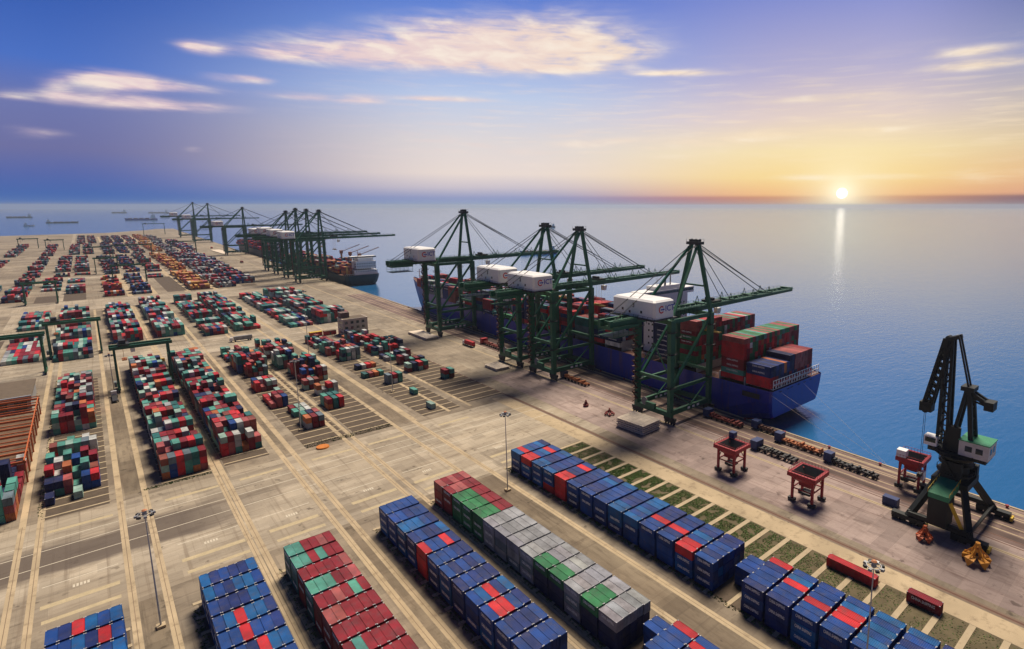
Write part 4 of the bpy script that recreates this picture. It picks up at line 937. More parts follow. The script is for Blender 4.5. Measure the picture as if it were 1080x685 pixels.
b = MB(); b.box(231.50, 231.66, 147, 157, 10.6, 13.2); sp_part('mooring_opening', b, D_STEEL)
# hatch coamings and lashing bridges between bays
LASH = mat('lashing_grey', (.42, .42, .40), .6, dirt=(.2, .1, .06))
for y0 in (156.6, 171.8, 187, 202.5, 221): sp_part('lashing_bridge', MB().box(233, 279, y0, y0+.6, 15.3, 19.5), LASH)
for k in range(0, 21): 
    y0 = 247+k*15.15
    x0 = 234.5 if k < 14 else 236+(k-14)*2; x1 = 280-(0 if k < 14 else (k-14)*1.8); sp_part('lashing_bridge', MB().box(x0, x1, y0, y0+.7, 15.3, 21.5+(k-10)*.25*(k > 10)), LASH)
b = MB()
for k in range(60):
    y0 = 158+k*6.0; b.bar((edge_x(y0)+6.2, y0, 15.9), (edge_x(y0)+6.2, y0, 17.2), .14); b.bar((edge_x(y0)+6.2, y0, 17.2), (edge_x(y0+6)+6.2, y0+6, 17.2), .12); b.bar((edge_x(y0)+6.2, y0, 16.6), (edge_x(y0+6)+6.2, y0+6, 16.6), .09)
sp_part('railing', b, W_PAINT)
# bridge house
b = MB(); b.box(247, 274, 229, 241, 15.3, 50); sup = sp_part('superstructure', b, W_PAINT)
b = MB(); b.box(233.5, 280, 229, 239, 50.0, 53.6); b.box(246, 268, 230, 238, 53.6, 56); sp_part('bridge_deck', b, W_PAINT)
b = MB(); b.box(234, 279.5, 228.90, 228.98, 51.3, 52.9)
for z in range(20, 48, 4):
    for x in range(249, 273, 3): b.box(x, x+1.1, 228.90, 228.98, z, z+1.1)
for z in range(20, 48, 4):
    for y in (230, 233, 236): b.box(246.90, 246.98, y, y+1.1, z, z+1.1)
sp_part('window', b, GLASS)
b = MB(); b.tube((262, 233, 56), (262, 233, 66), .5, .3, 8); b.bar((258.5, 233, 62), (265.5, 233, 62), .4); b.box(259, 265, 232.7, 233.3, 64, 64.6); b.box(255, 256, 231, 232, 56, 60); b.bar((250, 233, 56), (250, 233, 61), .25); sp_part('mast', b, mat('mast_grey', (.3, .3, .3)))
b = MB(); b.hexa([(250, 242, 16), (262, 242, 16), (262, 247, 16), (250, 247, 16), (252, 242.4, 47), (260, 242.4, 47), (260, 246.4, 47), (252, 246.4, 47)]); sp_part('funnel', b, B_PAINT)
b = MB(); b.bar((259, 590, 25), (259, 590, 37), .7); b.bar((256, 590, 34), (262, 590, 34), .4); sp_part('foremast', b, W_PAINT)
b = MB()
for (y0, x) in ((141.5, 240), (141.5, 262), (143, 233)): b.bar((x, y0, 14.5), (edge_x(90)-.8, 84 if x > 236 else 96, .8), .05)
sp_part('mooring_line', b, mat('rope', (.55, .5, .42), .9))

# second ship (dark green hull, white stern house) and third far ship
def cargo_ship(x0, w_, y0, L, zt, hm_, label, cranes=True, seed=1, up=28, house_len=14, zs=1.0, cols=None):
    cx, cy = x0+w_/2, y0+L/2
    r = empty('cargo_ship', (cx, cy, -4.5), 0, label, 'ship')
    st = [(0, -w_*.40, w_*.40, zt-.5, .5, 5), (4, -w_*.48, w_*.48, zt-.5, .3, 3), (16, -w_/2, w_/2, zt-.5, .1, 0), (L*.8, -w_/2, w_/2, zt, .05, 0), (L*.9, -w_*.38, w_*.38, zt+2, .4, 0), (L*.97, -w_*.16, w_*.16, zt+5, .9, -6), (L, -.5, .5, zt+6, 1, -10)]
    st = [(y-L/2, a, c, z, f, k) for (y, a, c, z, f, k) in st]
    hull('hull', st, 0, [hm_, HULL_R], r); deck(st, -.4, DECKM, r)
    b = MB(); yA = -L/2+8; b.box(-w_*.20, w_*.45, yA-3, yA+house_len, zt-.9, zt+up*.22); b.box(-w_*.12, w_*.44, yA, yA+house_len, zt+up*.30, zt+up*.72); b.box(-w_*.04, w_*.38, yA+2, yA+house_len-1, zt+up*.72, zt+up*.9); b.box(-w_*.22, w_*.48, yA+5, yA+house_len-3, zt+up*.9, zt+up); b.build('superstructure', W_PAINT, r)
    b = MB(); b.box(-w_*.49, w_*.49, yA+3.9, yA+3.96, zt+up*.93, zt+up*.98)
    k = 0
    for z in (zt+3, zt+6.4, zt+9.8, zt+13.2):
        x = -w_*.16
        while x < w_*.4: b.box(x, x+1.3, (yA-.08 if z > zt+up*.3 else yA-3.08), (yA-.02 if z > zt+up*.3 else yA-3.02), z, z+1.5); x += 3.2
    b.build('window', GLASS, r)
    b = MB(); b.tube((0, yA+8, zt+up), (0, yA+8, zt+up+9), .45, .25, 8); b.bar((-3, yA+8, zt+up+5), (3, yA+8, zt+up+5), .35); b.build('mast', mat('mast_red', (.3, .05, .04)), r)
    b = MB(); b.hexa([(-3, yA+house_len, zt), (3, yA+house_len, zt), (3, yA+house_len+5, zt), (-3, yA+house_len+5, zt), (-2, yA+house_len+.5, zt+up*.9), (2, yA+house_len+.5, zt+up*.9), (2, yA+house_len+4, zt+up*.9), (-2, yA+house_len+4, zt+up*.9)]); b.build('funnel', hm_, r)
    b = MB(); n_ = int(w_/2.6)-1
    for k in range(n_+2): b.bar((-w_*.47+k*w_*.94/(n_+1), -L/2+1.2, zt-.5), (-w_*.47+k*w_*.94/(n_+1), -L/2+1.2, zt+1.2), .15)
    b.bar((-w_*.47, -L/2+1.2, zt+1.2), (w_*.47, -L/2+1.2, zt+1.2), .15); b.build('railing', W_PAINT, r)
    r_ = random.Random(seed); y = yA+house_len+8; cont = MB(); [cont.box(-w_*.47+a_*2.6, -w_*.47+a_*2.6+2.4, yA-2, yA+11, zt+.4+t_*CH, zt+.4+t_*CH+CH-.05, 0, PAL['yellow' if a_ == 1 else r_.choice(['brown', 'orange', 'maroon'])]) for a_ in range(4) for t_ in range(4)]; cols = cols or ['maroon', 'red', 'navy', 'yellow', 'orange', 'white', 'teal', 'brown', 'mblue']
    while y < L*.40:
        hs = [r_.randint(2, 5) for _ in range(4)]
        for a_ in range(n_):
            for t_ in range(hs[a_*4//n_]):
                c = PAL[r_.choice(cols)]; xx = -w_*.46+a_*2.6; cont.box(xx, xx+2.4, y, y+13.3, zt+.4+t_*CH, zt+.4+t_*CH+CH-.05, 0, tuple(min(.9, v*r_.uniform(.8, 1.2)) for v in c))
        y += 14.6
    cont_w = cont
    cw = cont_w.build('stacked_containers', C_ATT); cw.location = (cx, cy, -4.5); tag(cw, 'mixed containers stacked on the deck of the '+label.split(' with')[0], 'containers', kind='stuff')
    if cranes:
        for k, yy in enumerate((-L/2+52, -L/2+92, -L/2+132)):
            b = MB(); b.tube((w_*.30, yy, zt), (w_*.30, yy, zt+24), 1.6, 1.3, 10); b.box(w_*.30-2, w_*.30+2, yy-2, yy+2, zt+20, zt+25); c_ = b.build('deck_crane', mat('crane_buff', (.42, .20, .12), .6), r)
            b = MB(); b.bar((w_*.30, yy, zt+23), (w_*.30+26, yy-6, zt+33), .9, .9); b.bar((w_*.30, yy, zt+26), (w_*.30+26, yy-6, zt+33.5), .15); b.build('jib', mat('crane_buff', (.42, .20, .12), .6), c_)
    return r
cargo_ship(250, 48, 806, 360, 15, HULL_G, 'dark green cargo ship with white stern house and deck cranes below the crane cluster', True, 4, 24, 18)
cargo_ship(263, 44, 1330, 330, 17, HULL_K, 'dark far ship with white house behind the distant quay crane', False, 9, 40, 26, cols=['maroon', 'red', 'navy', 'mblue', 'pink'])
# small ship offshore and ships on the horizon
def tanker(x, y, L, w_, rz, label, sc=1.0, nm='cargo_boat', hm_=HULL_B):
    r = empty(nm, (x, y, -4.5), rz, label, 'ship', None)
    st = [(-L/2, -w_*.38, w_*.38, 4.5*sc, .4, 1), (-L/2+3*sc, -w_/2, w_/2, 4.3*sc, .2, 0), (L*.3, -w_/2, w_/2, 4*sc, .1, 0), (L*.43, -w_*.28, w_*.28, 5.5*sc, .7, -1), (L/2, -.3, .3, 6.5*sc, 1, -3)]
    hull('hull', st, 0, [hm_, HULL_R], r); deck(st, -.3, DECKM, r, .2)
    b = MB(); b.box(-w_*.4, w_*.4, -L/2+4*sc, -L/2+14*sc, 4*sc, 11*sc); b.box(-w_*.32, w_*.32, -L/2+5*sc, -L/2+12*sc, 11*sc, 15*sc); b.build('superstructure', W_PAINT, r)
    b = MB(); b.box(-w_*.33, w_*.33, -L/2+4.9*sc, -L/2+4.97*sc, 12.4*sc, 14*sc); b.box(-w_*.33, w_*.33, -L/2+12.02*sc, -L/2+12.1*sc, 12.4*sc, 14*sc); b.build('window', GLASS, r)
    b = MB(); b.tube((0, -L/2+9*sc, 15*sc), (0, -L/2+9*sc, 22*sc), .4*sc, .2*sc, 8); b.build('mast', D_STEEL, r)
    b = MB()
    for k in range(4): b.box(-w_*.32, w_*.32, -L/2+(20+k*17)*L/100+4*sc, -L/2+(33+k*17)*L/100+4*sc, 3.7*sc, 6.2*sc)
    b.build('hatch_cover', mat('hatch_rust', (.18, .09, .07), .7), r)
    return r
tanker(748, 1064, 84, 15, R(58), 'small blue coaster with white wheelhouse seen between the quay crane tops', 1.25)
tanker(1710, 2335, 62, 13, R(57), 'tiny launch far out above the apex of crane 1', 1.2, hm_=HULL_K)
tanker(-410, 7350, 165, 26, R(94), 'low dark ship at far left on the horizon water', 2.2, hm_=HULL_K)
tanker(-95, 4990, 150, 22, R(-87), 'long low barge with a pale deck, second ship from far left', 1.5, hm_=mat('hull_tan', (.25, .2, .15)))
tanker(395, 10900, 170, 26, R(92), 'faint grey ship highest in the haze, left of the biggest anchored ship', 3, hm_=HULL_K)
tanker(320, 5550, 190, 30, R(88), 'biggest anchored ship beyond the far quay end, stacked high', 2.8, hm_=HULL_B)
tanker(800, 10400, 230, 30, R(90), 'faint long ship behind the farthest quay crane', 3, hm_=HULL_K)
tanker(-210, 4300, 45, 10, R(-80), 'tiny white boat between the two leftmost ships', 1.2, hm_=W_PAINT)

# ------------------------------------------------------------------ yard gantry cranes
def yard_crane(span, label, x, y, z=26, rz=0.0):
    r = empty('yard_gantry_crane', (x, y, 0), rz, label, 'gantry crane', 'yard gantry cranes over the container rows')
    for sx_ in (0, span):
        for sy_ in (-1, 1): MB().bar((sx_, sy_*5.6, 2.6), (sx_, sy_*3.4, z-1.6), 1.05, 1.1).build('leg', G_STEEL, r)
        MB().box(sx_-.6, sx_+.6, -7.2, 7.2, 1.6, 2.7).build('sill_beam', G_STEEL, r)
        b = MB()
        for k in (-6.2, -4.4, 4.4, 6.2): b.tube((sx_-.35, k, .8), (sx_+.35, k, .8), .8, n=12)
        b.build('wheels', RUBBER, r)
        MB().box(sx_-.5, sx_+.5, -3.4, 3.4, z-9, z-8.2).build('cross_beam', G_STEEL, r)
    for sy_ in (-1, 1): MB().box(-2, span+2, sy_*3.4-.6, sy_*3.4+.6, z-1.8, z).build('girder', G_STEEL, r)
    b = MB()
    for k in range(0, int(span)+2, 3):
        for sy_ in (-1, 1): b.bar((k, sy_*4.4, z), (k, sy_*4.4, z+1.1), .1)
    for sy_ in (-1, 1): b.bar((-2, sy_*4.4, z+1.1), (span+2, sy_*4.4, z+1.1), .1)
    b.build('walkway', G_STEEL, r)
    b = MB(); b.box(span*.08, span*.08+5, -4.2, 4.2, z+.1, z+.9); b.box(span*.08+.5, span*.08+3.5, -2.8, 2.8, z+.9, z+3); b.build('trolley', D_STEEL, r)
    b = MB(); b.box(span*.08+5.2, span*.08+7.2, -1.2, 1.2, z-4.6, z-1.9); b.build('operator_cab', W_PAINT, r)
    b = MB()
    for dy in (-2, 2): b.bar((span*.08+2, dy, z-8), (span*.08+2, dy, z), .1)
    b.box(span*.08+1, span*.08+3.2, -3.1, 3.1, z-8.6, z-8); b.build('spreader', O_PAINT, r)
    b = MB(); b.box(-1.9, -.7, -2.6, 2.6, 2.8, 5.4); b.build('generator_box', mat('generator_grey', (.25, .28, .26)), r)
    return r
YC = [(4.5, 421, 24, 26, 'green yard gantry straddling the far end of the two dense rows'), (-26.5, 545, 26, 25, 'green yard gantry over the teal row at left, its crossbeam near the dark truck lane'),
      (-58, 498, 30.5, 26, 'green yard gantry cut by the left picture edge'), (-54, 857, 24.5, 24, 'green yard gantry over the empty pads at upper left'),
      (-70, 1880, 30, 25, 'tall yard gantry over the far row, leftmost complete of the hazy gantries'), (-122, 2010, 34, 24, 'hazy yard gantry at the far left, near the shoreline'),
      (6, 1180, 26, 25, 'dark yard gantry over the orange and red row near the shoreline'), (56, 1022, -35, 25, 'dark green yard gantry over the navy and pink boxes before the orange row'),
      (36, 1500, 60, 27, 'long dark yard gantry behind the navy boxes'), (134, 1569, 44, 27, 'dark yard gantry over the grey row beside the quay road'), (155, 2656, 60, 40, 'faint yard gantry farthest away by the shoreline'),
      (-3, 1489, 34, 26, 'dark yard gantry over far boxes above the red and yellow stack')]
for (x, y, s_, z, lab) in YC:
    if s_ < 0: x += s_; s_ = -s_
    yard_crane(s_, lab, x, y, z)

# ------------------------------------------------------------------ light masts
def mast(x, y, h, label):
    r = empty('light_mast', (x, y, 0), 0, label, 'light mast', 'tall light masts in the yard')
    MB().tube((0, 0, 0), (0, 0, h), .22, .11, 10).build('pole', mat('mast_pale', (.52, .52, .50), .6), r)
    MB().box(-.9, .9, -.9, .9, 0, .7).build('base', CONC, r)
    b = MB(); n = 14
    for i in range(n):
        a0, a1 = 2*math.pi*i/n, 2*math.pi*(i+1)/n; b.bar((1.4*math.cos(a0), 1.4*math.sin(a0), h-.4), (1.4*math.cos(a1), 1.4*math.sin(a1), h-.4), .16)
    for i in range(4): a0 = math.pi*i/2; b.bar((0, 0, h-.4), (1.4*math.cos(a0), 1.4*math.sin(a0), h-.4), .14)
    b.tube((0, 0, h-.6), (0, 0, h+.5), .55, .4, 10); b.build('ring', STEEL_G, r)
    for i in range(8):
        a0 = 2*math.pi*i/8; c, s_ = math.cos(a0), math.sin(a0)
        MB().hexa([(1.45*c-.35*s_, 1.45*s_+.35*c, h-.9), (1.45*c+.35*s_, 1.45*s_-.35*c, h-.9), (2.1*c+.35*s_, 2.1*s_-.35*c, h-.75), (2.1*c-.35*s_, 2.1*s_+.35*c, h-.75), (1.45*c-.3*s_, 1.45*s_+.3*c, h-.35), (1.45*c+.3*s_, 1.45*s_-.3*c, h-.35), (2.0*c+.3*s_, 2.0*s_-.3*c, h-.3), (2.0*c-.3*s_, 2.0*s_+.3*c, h-.3)]).build('lamp', D_STEEL if i % 2 else STEEL_G, r)
    MB().tube((0, 0, h+.5), (0, 0, h+.75), .6, .3, 10).build('cap', mat('cap_orange', (.55, .22, .10)), r)
    return r
mast(3.0, 170.5, 31, 'tall light mast with orange cap between the runway strips at lower left')
mast(104.0, 171, 30, 'tall light mast before the end of the blue row beside the grass')
mast(108.8, 41, 33, 'light mast with orange cap at lower right, rising past the blue boxes')
mast(64, 286, 34, 'thin light mast in the broken row with an orange round cover near it')
mast(117.5, 312, 31, 'thin light mast in the broken row nearer the office')
mast(106, 432, 46, 'thin light mast at the road junction left of the office')
mast(2.2, 418, 22, 'short thin light mast beside the left leg of the yard gantry')
mast(129, 905, 36, 'thin light mast by the far grey row')

# ------------------------------------------------------------------ office block
r = empty('office_building', (152.5, 483, 0), 0, 'pale two and three storey office block with dark windows beside red boxes', 'building')
b = MB(); b.box(-9, 10, -7, 7, 0, 13); b.box(-9.2, 10.2, -7.2, 7.2, 13, 13.8); MB_ = b; b.build('wall', mat('office_wall', (.55, .48, .42), .8, var=.12, dirt=(.3, .25, .2)), r)
MB().box(-8.4, 9.4, -6.4, 6.4, 13.82, 13.9).build('roof', ROOFM, r)
MB().box(-8.6, -2, -1, 6.5, 13.9, 18.2).build('stair_house', mat('office_dark', (.16, .11, .10), .8), r)
for z in (1.2, 5.4, 9.6):
    for x in (-6.6, -2.2, 2.2, 6.4):
        w_ = MB().box(x-1.1, x+1.1, -7.10, -7.02, z, z+2.2).build('window', GLASS, r); MB().box(x-1.3, x+1.3, -7.2, -7.02, z-.25, z-.05).build('sill', W_PAINT, w_)
    for y in (-4.5, -1, 2.5): MB().box(-9.10, -9.02, y-.9, y+.9, z, z+2.0).build('window', GLASS, r)
MB().box(9.2, 10.2, -7.24, -7.16, 0, 2.6).build('door', D_STEEL, r)
# steel warehouse frame under construction, and the roofed shed behind it
r = empty('steel_frame_building', (-45, 345, 0), 0, 'orange primed steel warehouse frame without roof at the left edge', 'building')
for k in range(9):
    y = -44+k*12.2
    b = MB(); b.bar((-45, y, 9.8), (19, y, 8.2), .55, .9); b.build('rafter', ORANGE_ST, r)
    b = MB()
    for x in (-44, -28, -12, 3, 18.5): b.bar((x, y, 0), (x, y, 9), .5)
    b.build('column', ORANGE_ST, r)
    b = MB(); b.bar((-45, y+6.1, 9.4), (19, y+6.1, 8.0), .3, .4); b.build('purlin', ORANGE_ST, r)
for x in (-28, -12, 3, 18.5): MB().bar((x, -44, 8.9), (x, 54, 8.9), .35, .4).build('tie_beam', ORANGE_ST, r)
sheet('soil', -110, -26.6, 298, 402, .009, mat('building_soil', (.16, .10, .06), .95, scale=.3, var=.5))
r = empty('storage_shed', (-50, 428, 0), 0, 'shed with brown weathered roof and open grey front behind the steel frame', 'building')
b = MB(); b.box(-45, 20, -18, 22, 0, 7); b.build('wall', mat('shed_wall', (.30, .30, .30), .8), r)
b = MB(); b.box(-45.5, 20.6, -18.8, 22.5, 7.05, 7.6); b.build('roof', ROOFM, r)
b = MB(); b.box(-45.5, 20.6, -20.4, -18.9, 6.6, 8.4); b.build('gutter', STEEL_G, r)
for k in range(9): MB().box(-42+k*7, -37.5+k*7, -18.1, -18.02, 1, 6).build('opening', GLASS, r)

# ------------------------------------------------------------------ hoppers on the quay
def hopper(x, y, rz, label, h=11.0, w_=9.2, extra=None):
    r = empty('loading_hopper', (x, y, 0), rz, label, 'hopper', 'red hoppers on the apron')
    a = w_/2
    b = MB()                                                       # funnel: wide mouth tapering down, hollow
    o0 = len(b.v)
    rg = [(a, h), (a*.90, h), (a*.42, h-3.6), (a*.42, h-5.0)]
    for (s_, z) in rg: b.v += [(-s_, -s_, z), (s_, -s_, z), (s_, s_, z), (-s_, s_, z)]
    rg2 = [(a, h), (a, h-1.5), (a*.46, h-4.0), (a*.46, h-5.2)]; o1 = len(b.v)
    for (s_, z) in rg2: b.v += [(-s_, -s_, z), (s_, -s_, z), (s_, s_, z), (-s_, s_, z)]
    for o_ in (o0, o1):
        for k in range(3):
            for i in range(4):
                j = (i+1) % 4; b.f.append((o_+k*4+i, o_+k*4+j, o_+k*4+4+j, o_+k*4+4+i)); b.m.append(1 if o_ == o0 and k else 0); b.c.append(None)
    b.build('funnel', [R_PAINT, D_STEEL], r)
    MB().box(-a-.5, a+.5, -a-.5, -a, h-1.4, h+.1).box(-a-.5, a+.5, a, a+.5, h-1.4, h+.1).box(-a-.5, -a, -a, a, h-1.4, h+.1).box(a, a+.5, -a, a, h-1.4, h+.1).build('rim', R_PAINT, r)
    b = MB()
    for i in range(9):
        t_ = -a+i*w_/8
        for (px, py) in ((t_, -a-.4), (t_, a+.4), (-a-.4, t_), (a+.4, t_)): b.bar((px, py, h), (px, py, h+1.1), .09)
    for s_ in (-1, 1): b.bar((-a, s_*(a+.4), h+1.1), (a, s_*(a+.4), h+1.1), .09); b.bar((s_*(a+.4), -a, h+1.1), (s_*(a+.4), a, h+1.1), .09)
    b.build('railing', R_PAINT, r)
    for sx_ in (-1, 1):
        for sy_ in (-1, 1):
            lg = MB().bar((sx_*a*.78, sy_*a*.78, 1.2), (sx_*a*.78, sy_*a*.78, h-.8), .8).build('leg', R_PAINT, r)
            MB().box(sx_*a*.78-.7, sx_*a*.78+.7, sy_*a*.78-1.3, sy_*a*.78+1.3, .25, 1.25).tube((sx_*a*.78-.5, sy_*a*.78-.7, .55), (sx_*a*.78+.5, sy_*a*.78-.7, .55), .55, n=12).tube((sx_*a*.78-.5, sy_*a*.78+.7, .55), (sx_*a*.78+.5, sy_*a*.78+.7, .55), .55, n=12).build('wheel_box', D_STEEL, lg)
    for s_ in (-1, 1):
        MB().bar((-a*.78, s_*a*.78, 5), (a*.78, s_*a*.78, 5), .35).build('brace', R_PAINT, r); MB().bar((s_*a*.78, -a*.78, 5), (s_*a*.78, a*.78, 5), .35).build('brace', R_PAINT, r)
        MB().bar((-a*.78, s_*a*.78, 5), (0, s_*a*.78, h-1), .25).bar((a*.78, s_*a*.78, 5), (0, s_*a*.78, h-1), .25).build('brace', R_PAINT, r)
    MB().box(-a*.4, a*.4, -a*.4, a*.4, 2.6, 3.4).build('platform', D_STEEL, r)
    if extra: extra(r, a, h)
    return r
hopper(178.2, 124.6, .02, 'red hopper with a blue motor box, farthest of the three on the apron', 11, 9.4, lambda r, a, h: MB().box(a-.2, a+2.2, a-2.4, a, h+.1, h+2.4).build('motor_box', B_PAINT, r))
hopper(178.6, 92.2, .03, 'red hopper standing alone, middle of the three on the apron', 11, 9.6)
hopper(216.8, 70.8, .05, 'orange red hopper with white cabin beside the dark harbour crane', 12, 8.6, lambda r, a, h: (MB().box(-1.6, 1.2, -a*.78-.9, -a*.78+.9, 4, 7.2).build('cabin', W_PAINT, r), MB().box(-a-.4, -a+2.6, a-3, a+.3, h+.2, h+2.8).build('hood', W_PAINT, r)))

# ------------------------------------------------------------------ dark portal harbour crane
r = empty('harbour_crane', (203, 53, 0), 0, 'dark luffing harbour crane with white cabin and green portal at the quay edge', 'crane')
HD = mat('harbour_crane_dark', (.012, .017, .016), .6, dirt=(.045, .03, .02)); HG = mat('harbour_crane_green', (.03, .26, .12), .5, dirt=(.12, .12, .05))
for (sx_, sy_) in ((-1, -1), (-1, 1), (1, -1), (1, 1)):
    MB().bar((sx_*13, sy_*9, 2.2), (sx_*4.4, sy_*4.0, 14), 1.8, 2.0).build('leg', HD, r)
    b = MB(); b.box(sx_*13-1.1, sx_*13+1.1, sy_*9-5, sy_*9+5, 1.2, 2.6)
    for k in (-4, -1.6, 1.6, 4): b.box(sx_*13-.7, sx_*13+.7, sy_*9+k-1.0, sy_*9+k+1.0, .25, 1.3)
    bo = b.build('bogie', HD, r)
    MB().box(sx_*13-1.3, sx_*13+1.3, sy_*9-5.8, sy_*9-5.1, .4, 1.6).build('buffer', Y_PAINT, bo)
for sx_ in (-1, 1): MB().box(sx_*13-.8, sx_*13+.8, -9, 9, 2.7, 4.2).build('sill_beam', HD, r)
for sy_ in (-1, 1): MB().bar((-13, sy_*9, 4.0), (13, sy_*9, 4.0), .8).build('tie_beam', HD, r)
MB().box(-6, 6, -5.4, 5.4, 13.4, 15.6).build('portal_deck', HD, r)
MB().hexa([(-15.5, -3.0, 12.6), (-5, -3.0, 13.4), (-5, 3.0, 13.4), (-15.5, 3.0, 12.6), (-15.5, -3.0, 14.2), (-5, -3.0, 15.9), (-5, 3.0, 15.9), (-15.5, 3.0, 14.2)]).build('portal_arm', HG, r)
b = MB(); b.box(-15.4, -9, -2.8, 2.8, 3.5, 12.5); b.build('cable_house', HD, r)
b = MB()
for s_ in (-3.1, 3.1): b.bar((-15.5, s_, 15.2), (-5, s_, 16.9), .14); 
for k in range(5):
    for s_ in (-3.1, 3.1): b.bar((-15.5+k*2.5, s_, 14.2+k*.4), (-15.5+k*2.5, s_, 15.3+k*.4), .12)
b.build('railing', Y_PAINT, r)
b = MB(); b.bar((-15, -3.4, 12.5), (-12, -8, .8), .25, 1.1); b.build('ladder', Y_PAINT, r)
MB().tube((0, 0, 15.6), (0, 0, 22.4), 4.4, 3.2, 16).build('column', HD, r)
b = MB()
for (z, ra) in ((17.2, 5.6), (20.2, 5.2), (23.6, 7.0)):
    b.tube((0, 0, z), (0, 0, z+.2), ra, ra, 20)
    for i in range(20):
        a0, a1 = 2*math.pi*i/20, 2*math.pi*(i+1)/20; P = Vector((ra*math.cos(a0), ra*math.sin(a0), z)); Q = Vector((ra*math.cos(a1), ra*math.sin(a1), z))
        b.bar(P, P+Vector((0, 0, 1.2)), .1); b.bar(P+Vector((0, 0, 1.2)), Q+Vector((0, 0, 1.2)), .1)
b.bar((-5, -2, 15.6), (-5.4, 3, 23.4), .9, .25); b.bar((4.5, -5, 14), (5.5, 1, 23.4), .8, .25)
b.box(-5.2, -3.4, -3, 3, 16, 21.8); b.box(3.0, 5.4, -5.4, -1.4, 15.8, 19.5); b.build('access_platform', HD, r)
b = MB(); b.box(-2.4, 2.4, 1.2, 4.0, 24.7, 30.5); b.box(-3.2, -2.2, -1, 2.4, 24.7, 33); b.tube((-1.8, 1.6, 31.4), (1.8, 1.6, 31.4), 1.1, n=12); b.build('winch', HD, r)
MB().tube((0, 0, 22.4), (0, 0, 23.4), 5.6, 6.2, 24).build('slewing_ring', HD, r)
top = MB().box(-3.8, 3.8, -9, 8, 23.4, 24.6).build('turntable', HD, r)
hs = MB().box(-4.2, 4.2, -9.6, -1.2, 24.7, 29.6).build('machinery_house', mat('house_cream', (.62, .60, .58), .6, dirt=(.3, .25, .2)), r)
MB().box(-4.4, 4.4, -9.8, -1.0, 29.6, 29.9).build('roof', HG, hs)
MB().box(-4.26, -4.21, -8, -6, 26.4, 28.2).box(-4.26, -4.21, -5, -3, 26.4, 28.2).box(-2.5, -.6, -9.66, -9.61, 26.4, 28.2).box(.8, 2.6, -9.66, -9.61, 26.4, 28.2).build('window', GLASS, hs)
MB().box(-3.6, -.4, 5.4, 9.4, 24.8, 28.0).build('operator_cab', W_PAINT, r)
MB().box(-3.68, -3.62, 5.8, 9.0, 26.0, 27.6).box(-3.2, -.8, 9.42, 9.48, 25.6, 27.6).build('window', GLASS, r)
b = MB()
for sx_ in (-1, 1):
    b.bar((sx_*2.6, -4.5, 24.6), (sx_*1.7, -2.0, 46), 1.2, 1.3); b.bar((sx_*2.6, 2.0, 24.6), (sx_*1.7, -1.2, 46), .95)
for k in range(5): b.bar((-2.2+k*.15, -4+k*.4, 28+k*4), (2.2-k*.15, -4+k*.4, 28+k*4), .35)
b.box(-2.4, 2.4, -3.4, .4, 45.4, 46.8); b.build('mast_frame', HD, r)
b = MB()
for sx_ in (-1, 1): b.bar((sx_*1.2, -1, 45.5), (sx_*1.2, -7.6, 42.0), .9, 1.3); b.bar((sx_*1.2, -1, 43), (sx_*1.2, -7.0, 41.6), .5)
b.build('counterweight_arm', HD, r); MB().box(-2.2, 2.2, -9.0, -6.4, 40.4, 43.2).build('counterweight', HD, r)
b = MB()                                                           # boom: box lattice from the turntable to the peak
A, Bp = Vector((0, 4.4, 24.6)), Vector((0, 5.2, 61))
for sx_ in (-1, 1):
    for sy_ in (-1, 1): b.bar((sx_*1.9, 4.4+sy_*1.5, 24.6), (sx_*1.2, 5.2+sy_*.9, 61), .9)
for k in range(11):
    z = 26+k*3.2; f = (z-24.6)/36.4; xw = 1.7-.8*f; yw = 1.3-.6*f; yc = 4.4+.8*f; s_ = 1 if k % 2 else -1
    b.bar((-xw*s_, yc-yw, z), (xw*s_, yc-yw, z+3.1), .45); b.bar((-xw, yc-yw*s_, z), (-xw, yc+yw*s_, z+3.1), .45); b.bar((-xw, yc+yw, z), (xw, yc+yw, z+3), .45); b.box(-xw-.9, -xw-.1, yc-yw-.5, yc+yw+.5, z, z+.15); b.bar((-xw-.9, yc-yw-.5, z), (-xw-.9, yc-yw-.5, z+1.1), .1)
b.build('boom', HD, r)
b = MB()                                                           # tie rod from mast to fly jib tail
for sx_ in (-1, 1): b.bar((sx_*1.2, -1.5, 46.5), (sx_*1.1, 2.6, 62.2), .5)
b.build('tie_rod', HD, r)
b = MB()                                                           # fly jib: from tail over the peak, hanging down outward
for sx_ in (-1, 1):
    b.bar((sx_*1.2, 2.4, 62.4), (sx_*1.2, 6.8, 60.6), 1.2); b.bar((sx_*1.2, 6.6, 61.2), (sx_*1.1, 11.6, 36.5), .95); b.bar((sx_*1.2, 5.0, 59.4), (sx_*1.1, 8.8, 38), .75)
for k in range(9):
    z = 58-k*2.5; y_ = 6.6+k*.42; b.bar((-1, y_, z), (1, y_+.3, z-2), .5); b.bar((-1.1, y_-1.3, z), (-1.1, y_+1.0, z-1.9), .5); b.bar((1.1, y_+1.0, z), (1.1, y_-1.0, z-1.9), .5); b.box(-2.0, -1.2, y_-.8, y_+1.2, z-1, z-.85)
b.tube((-1.4, 10.6, 36), (1.4, 10.6, 36), 1.2, n=12); b.box(-1.8, 1.8, 8.6, 12.4, 35.4, 38.6); b.tube((-1.2, 5.8, 61.4), (1.2, 5.8, 61.4), .8, n=12); b.build('fly_jib', HD, r)
b = MB()
for sx_ in (-.8, .8): b.tube((sx_, 10.9, 36), (sx_, 10.9, 12.5), .07, n=6)
b.box(-1, 1, 10.2, 11.5, 11.2, 12.5); b.build('hoist_rope', D_STEEL, r)
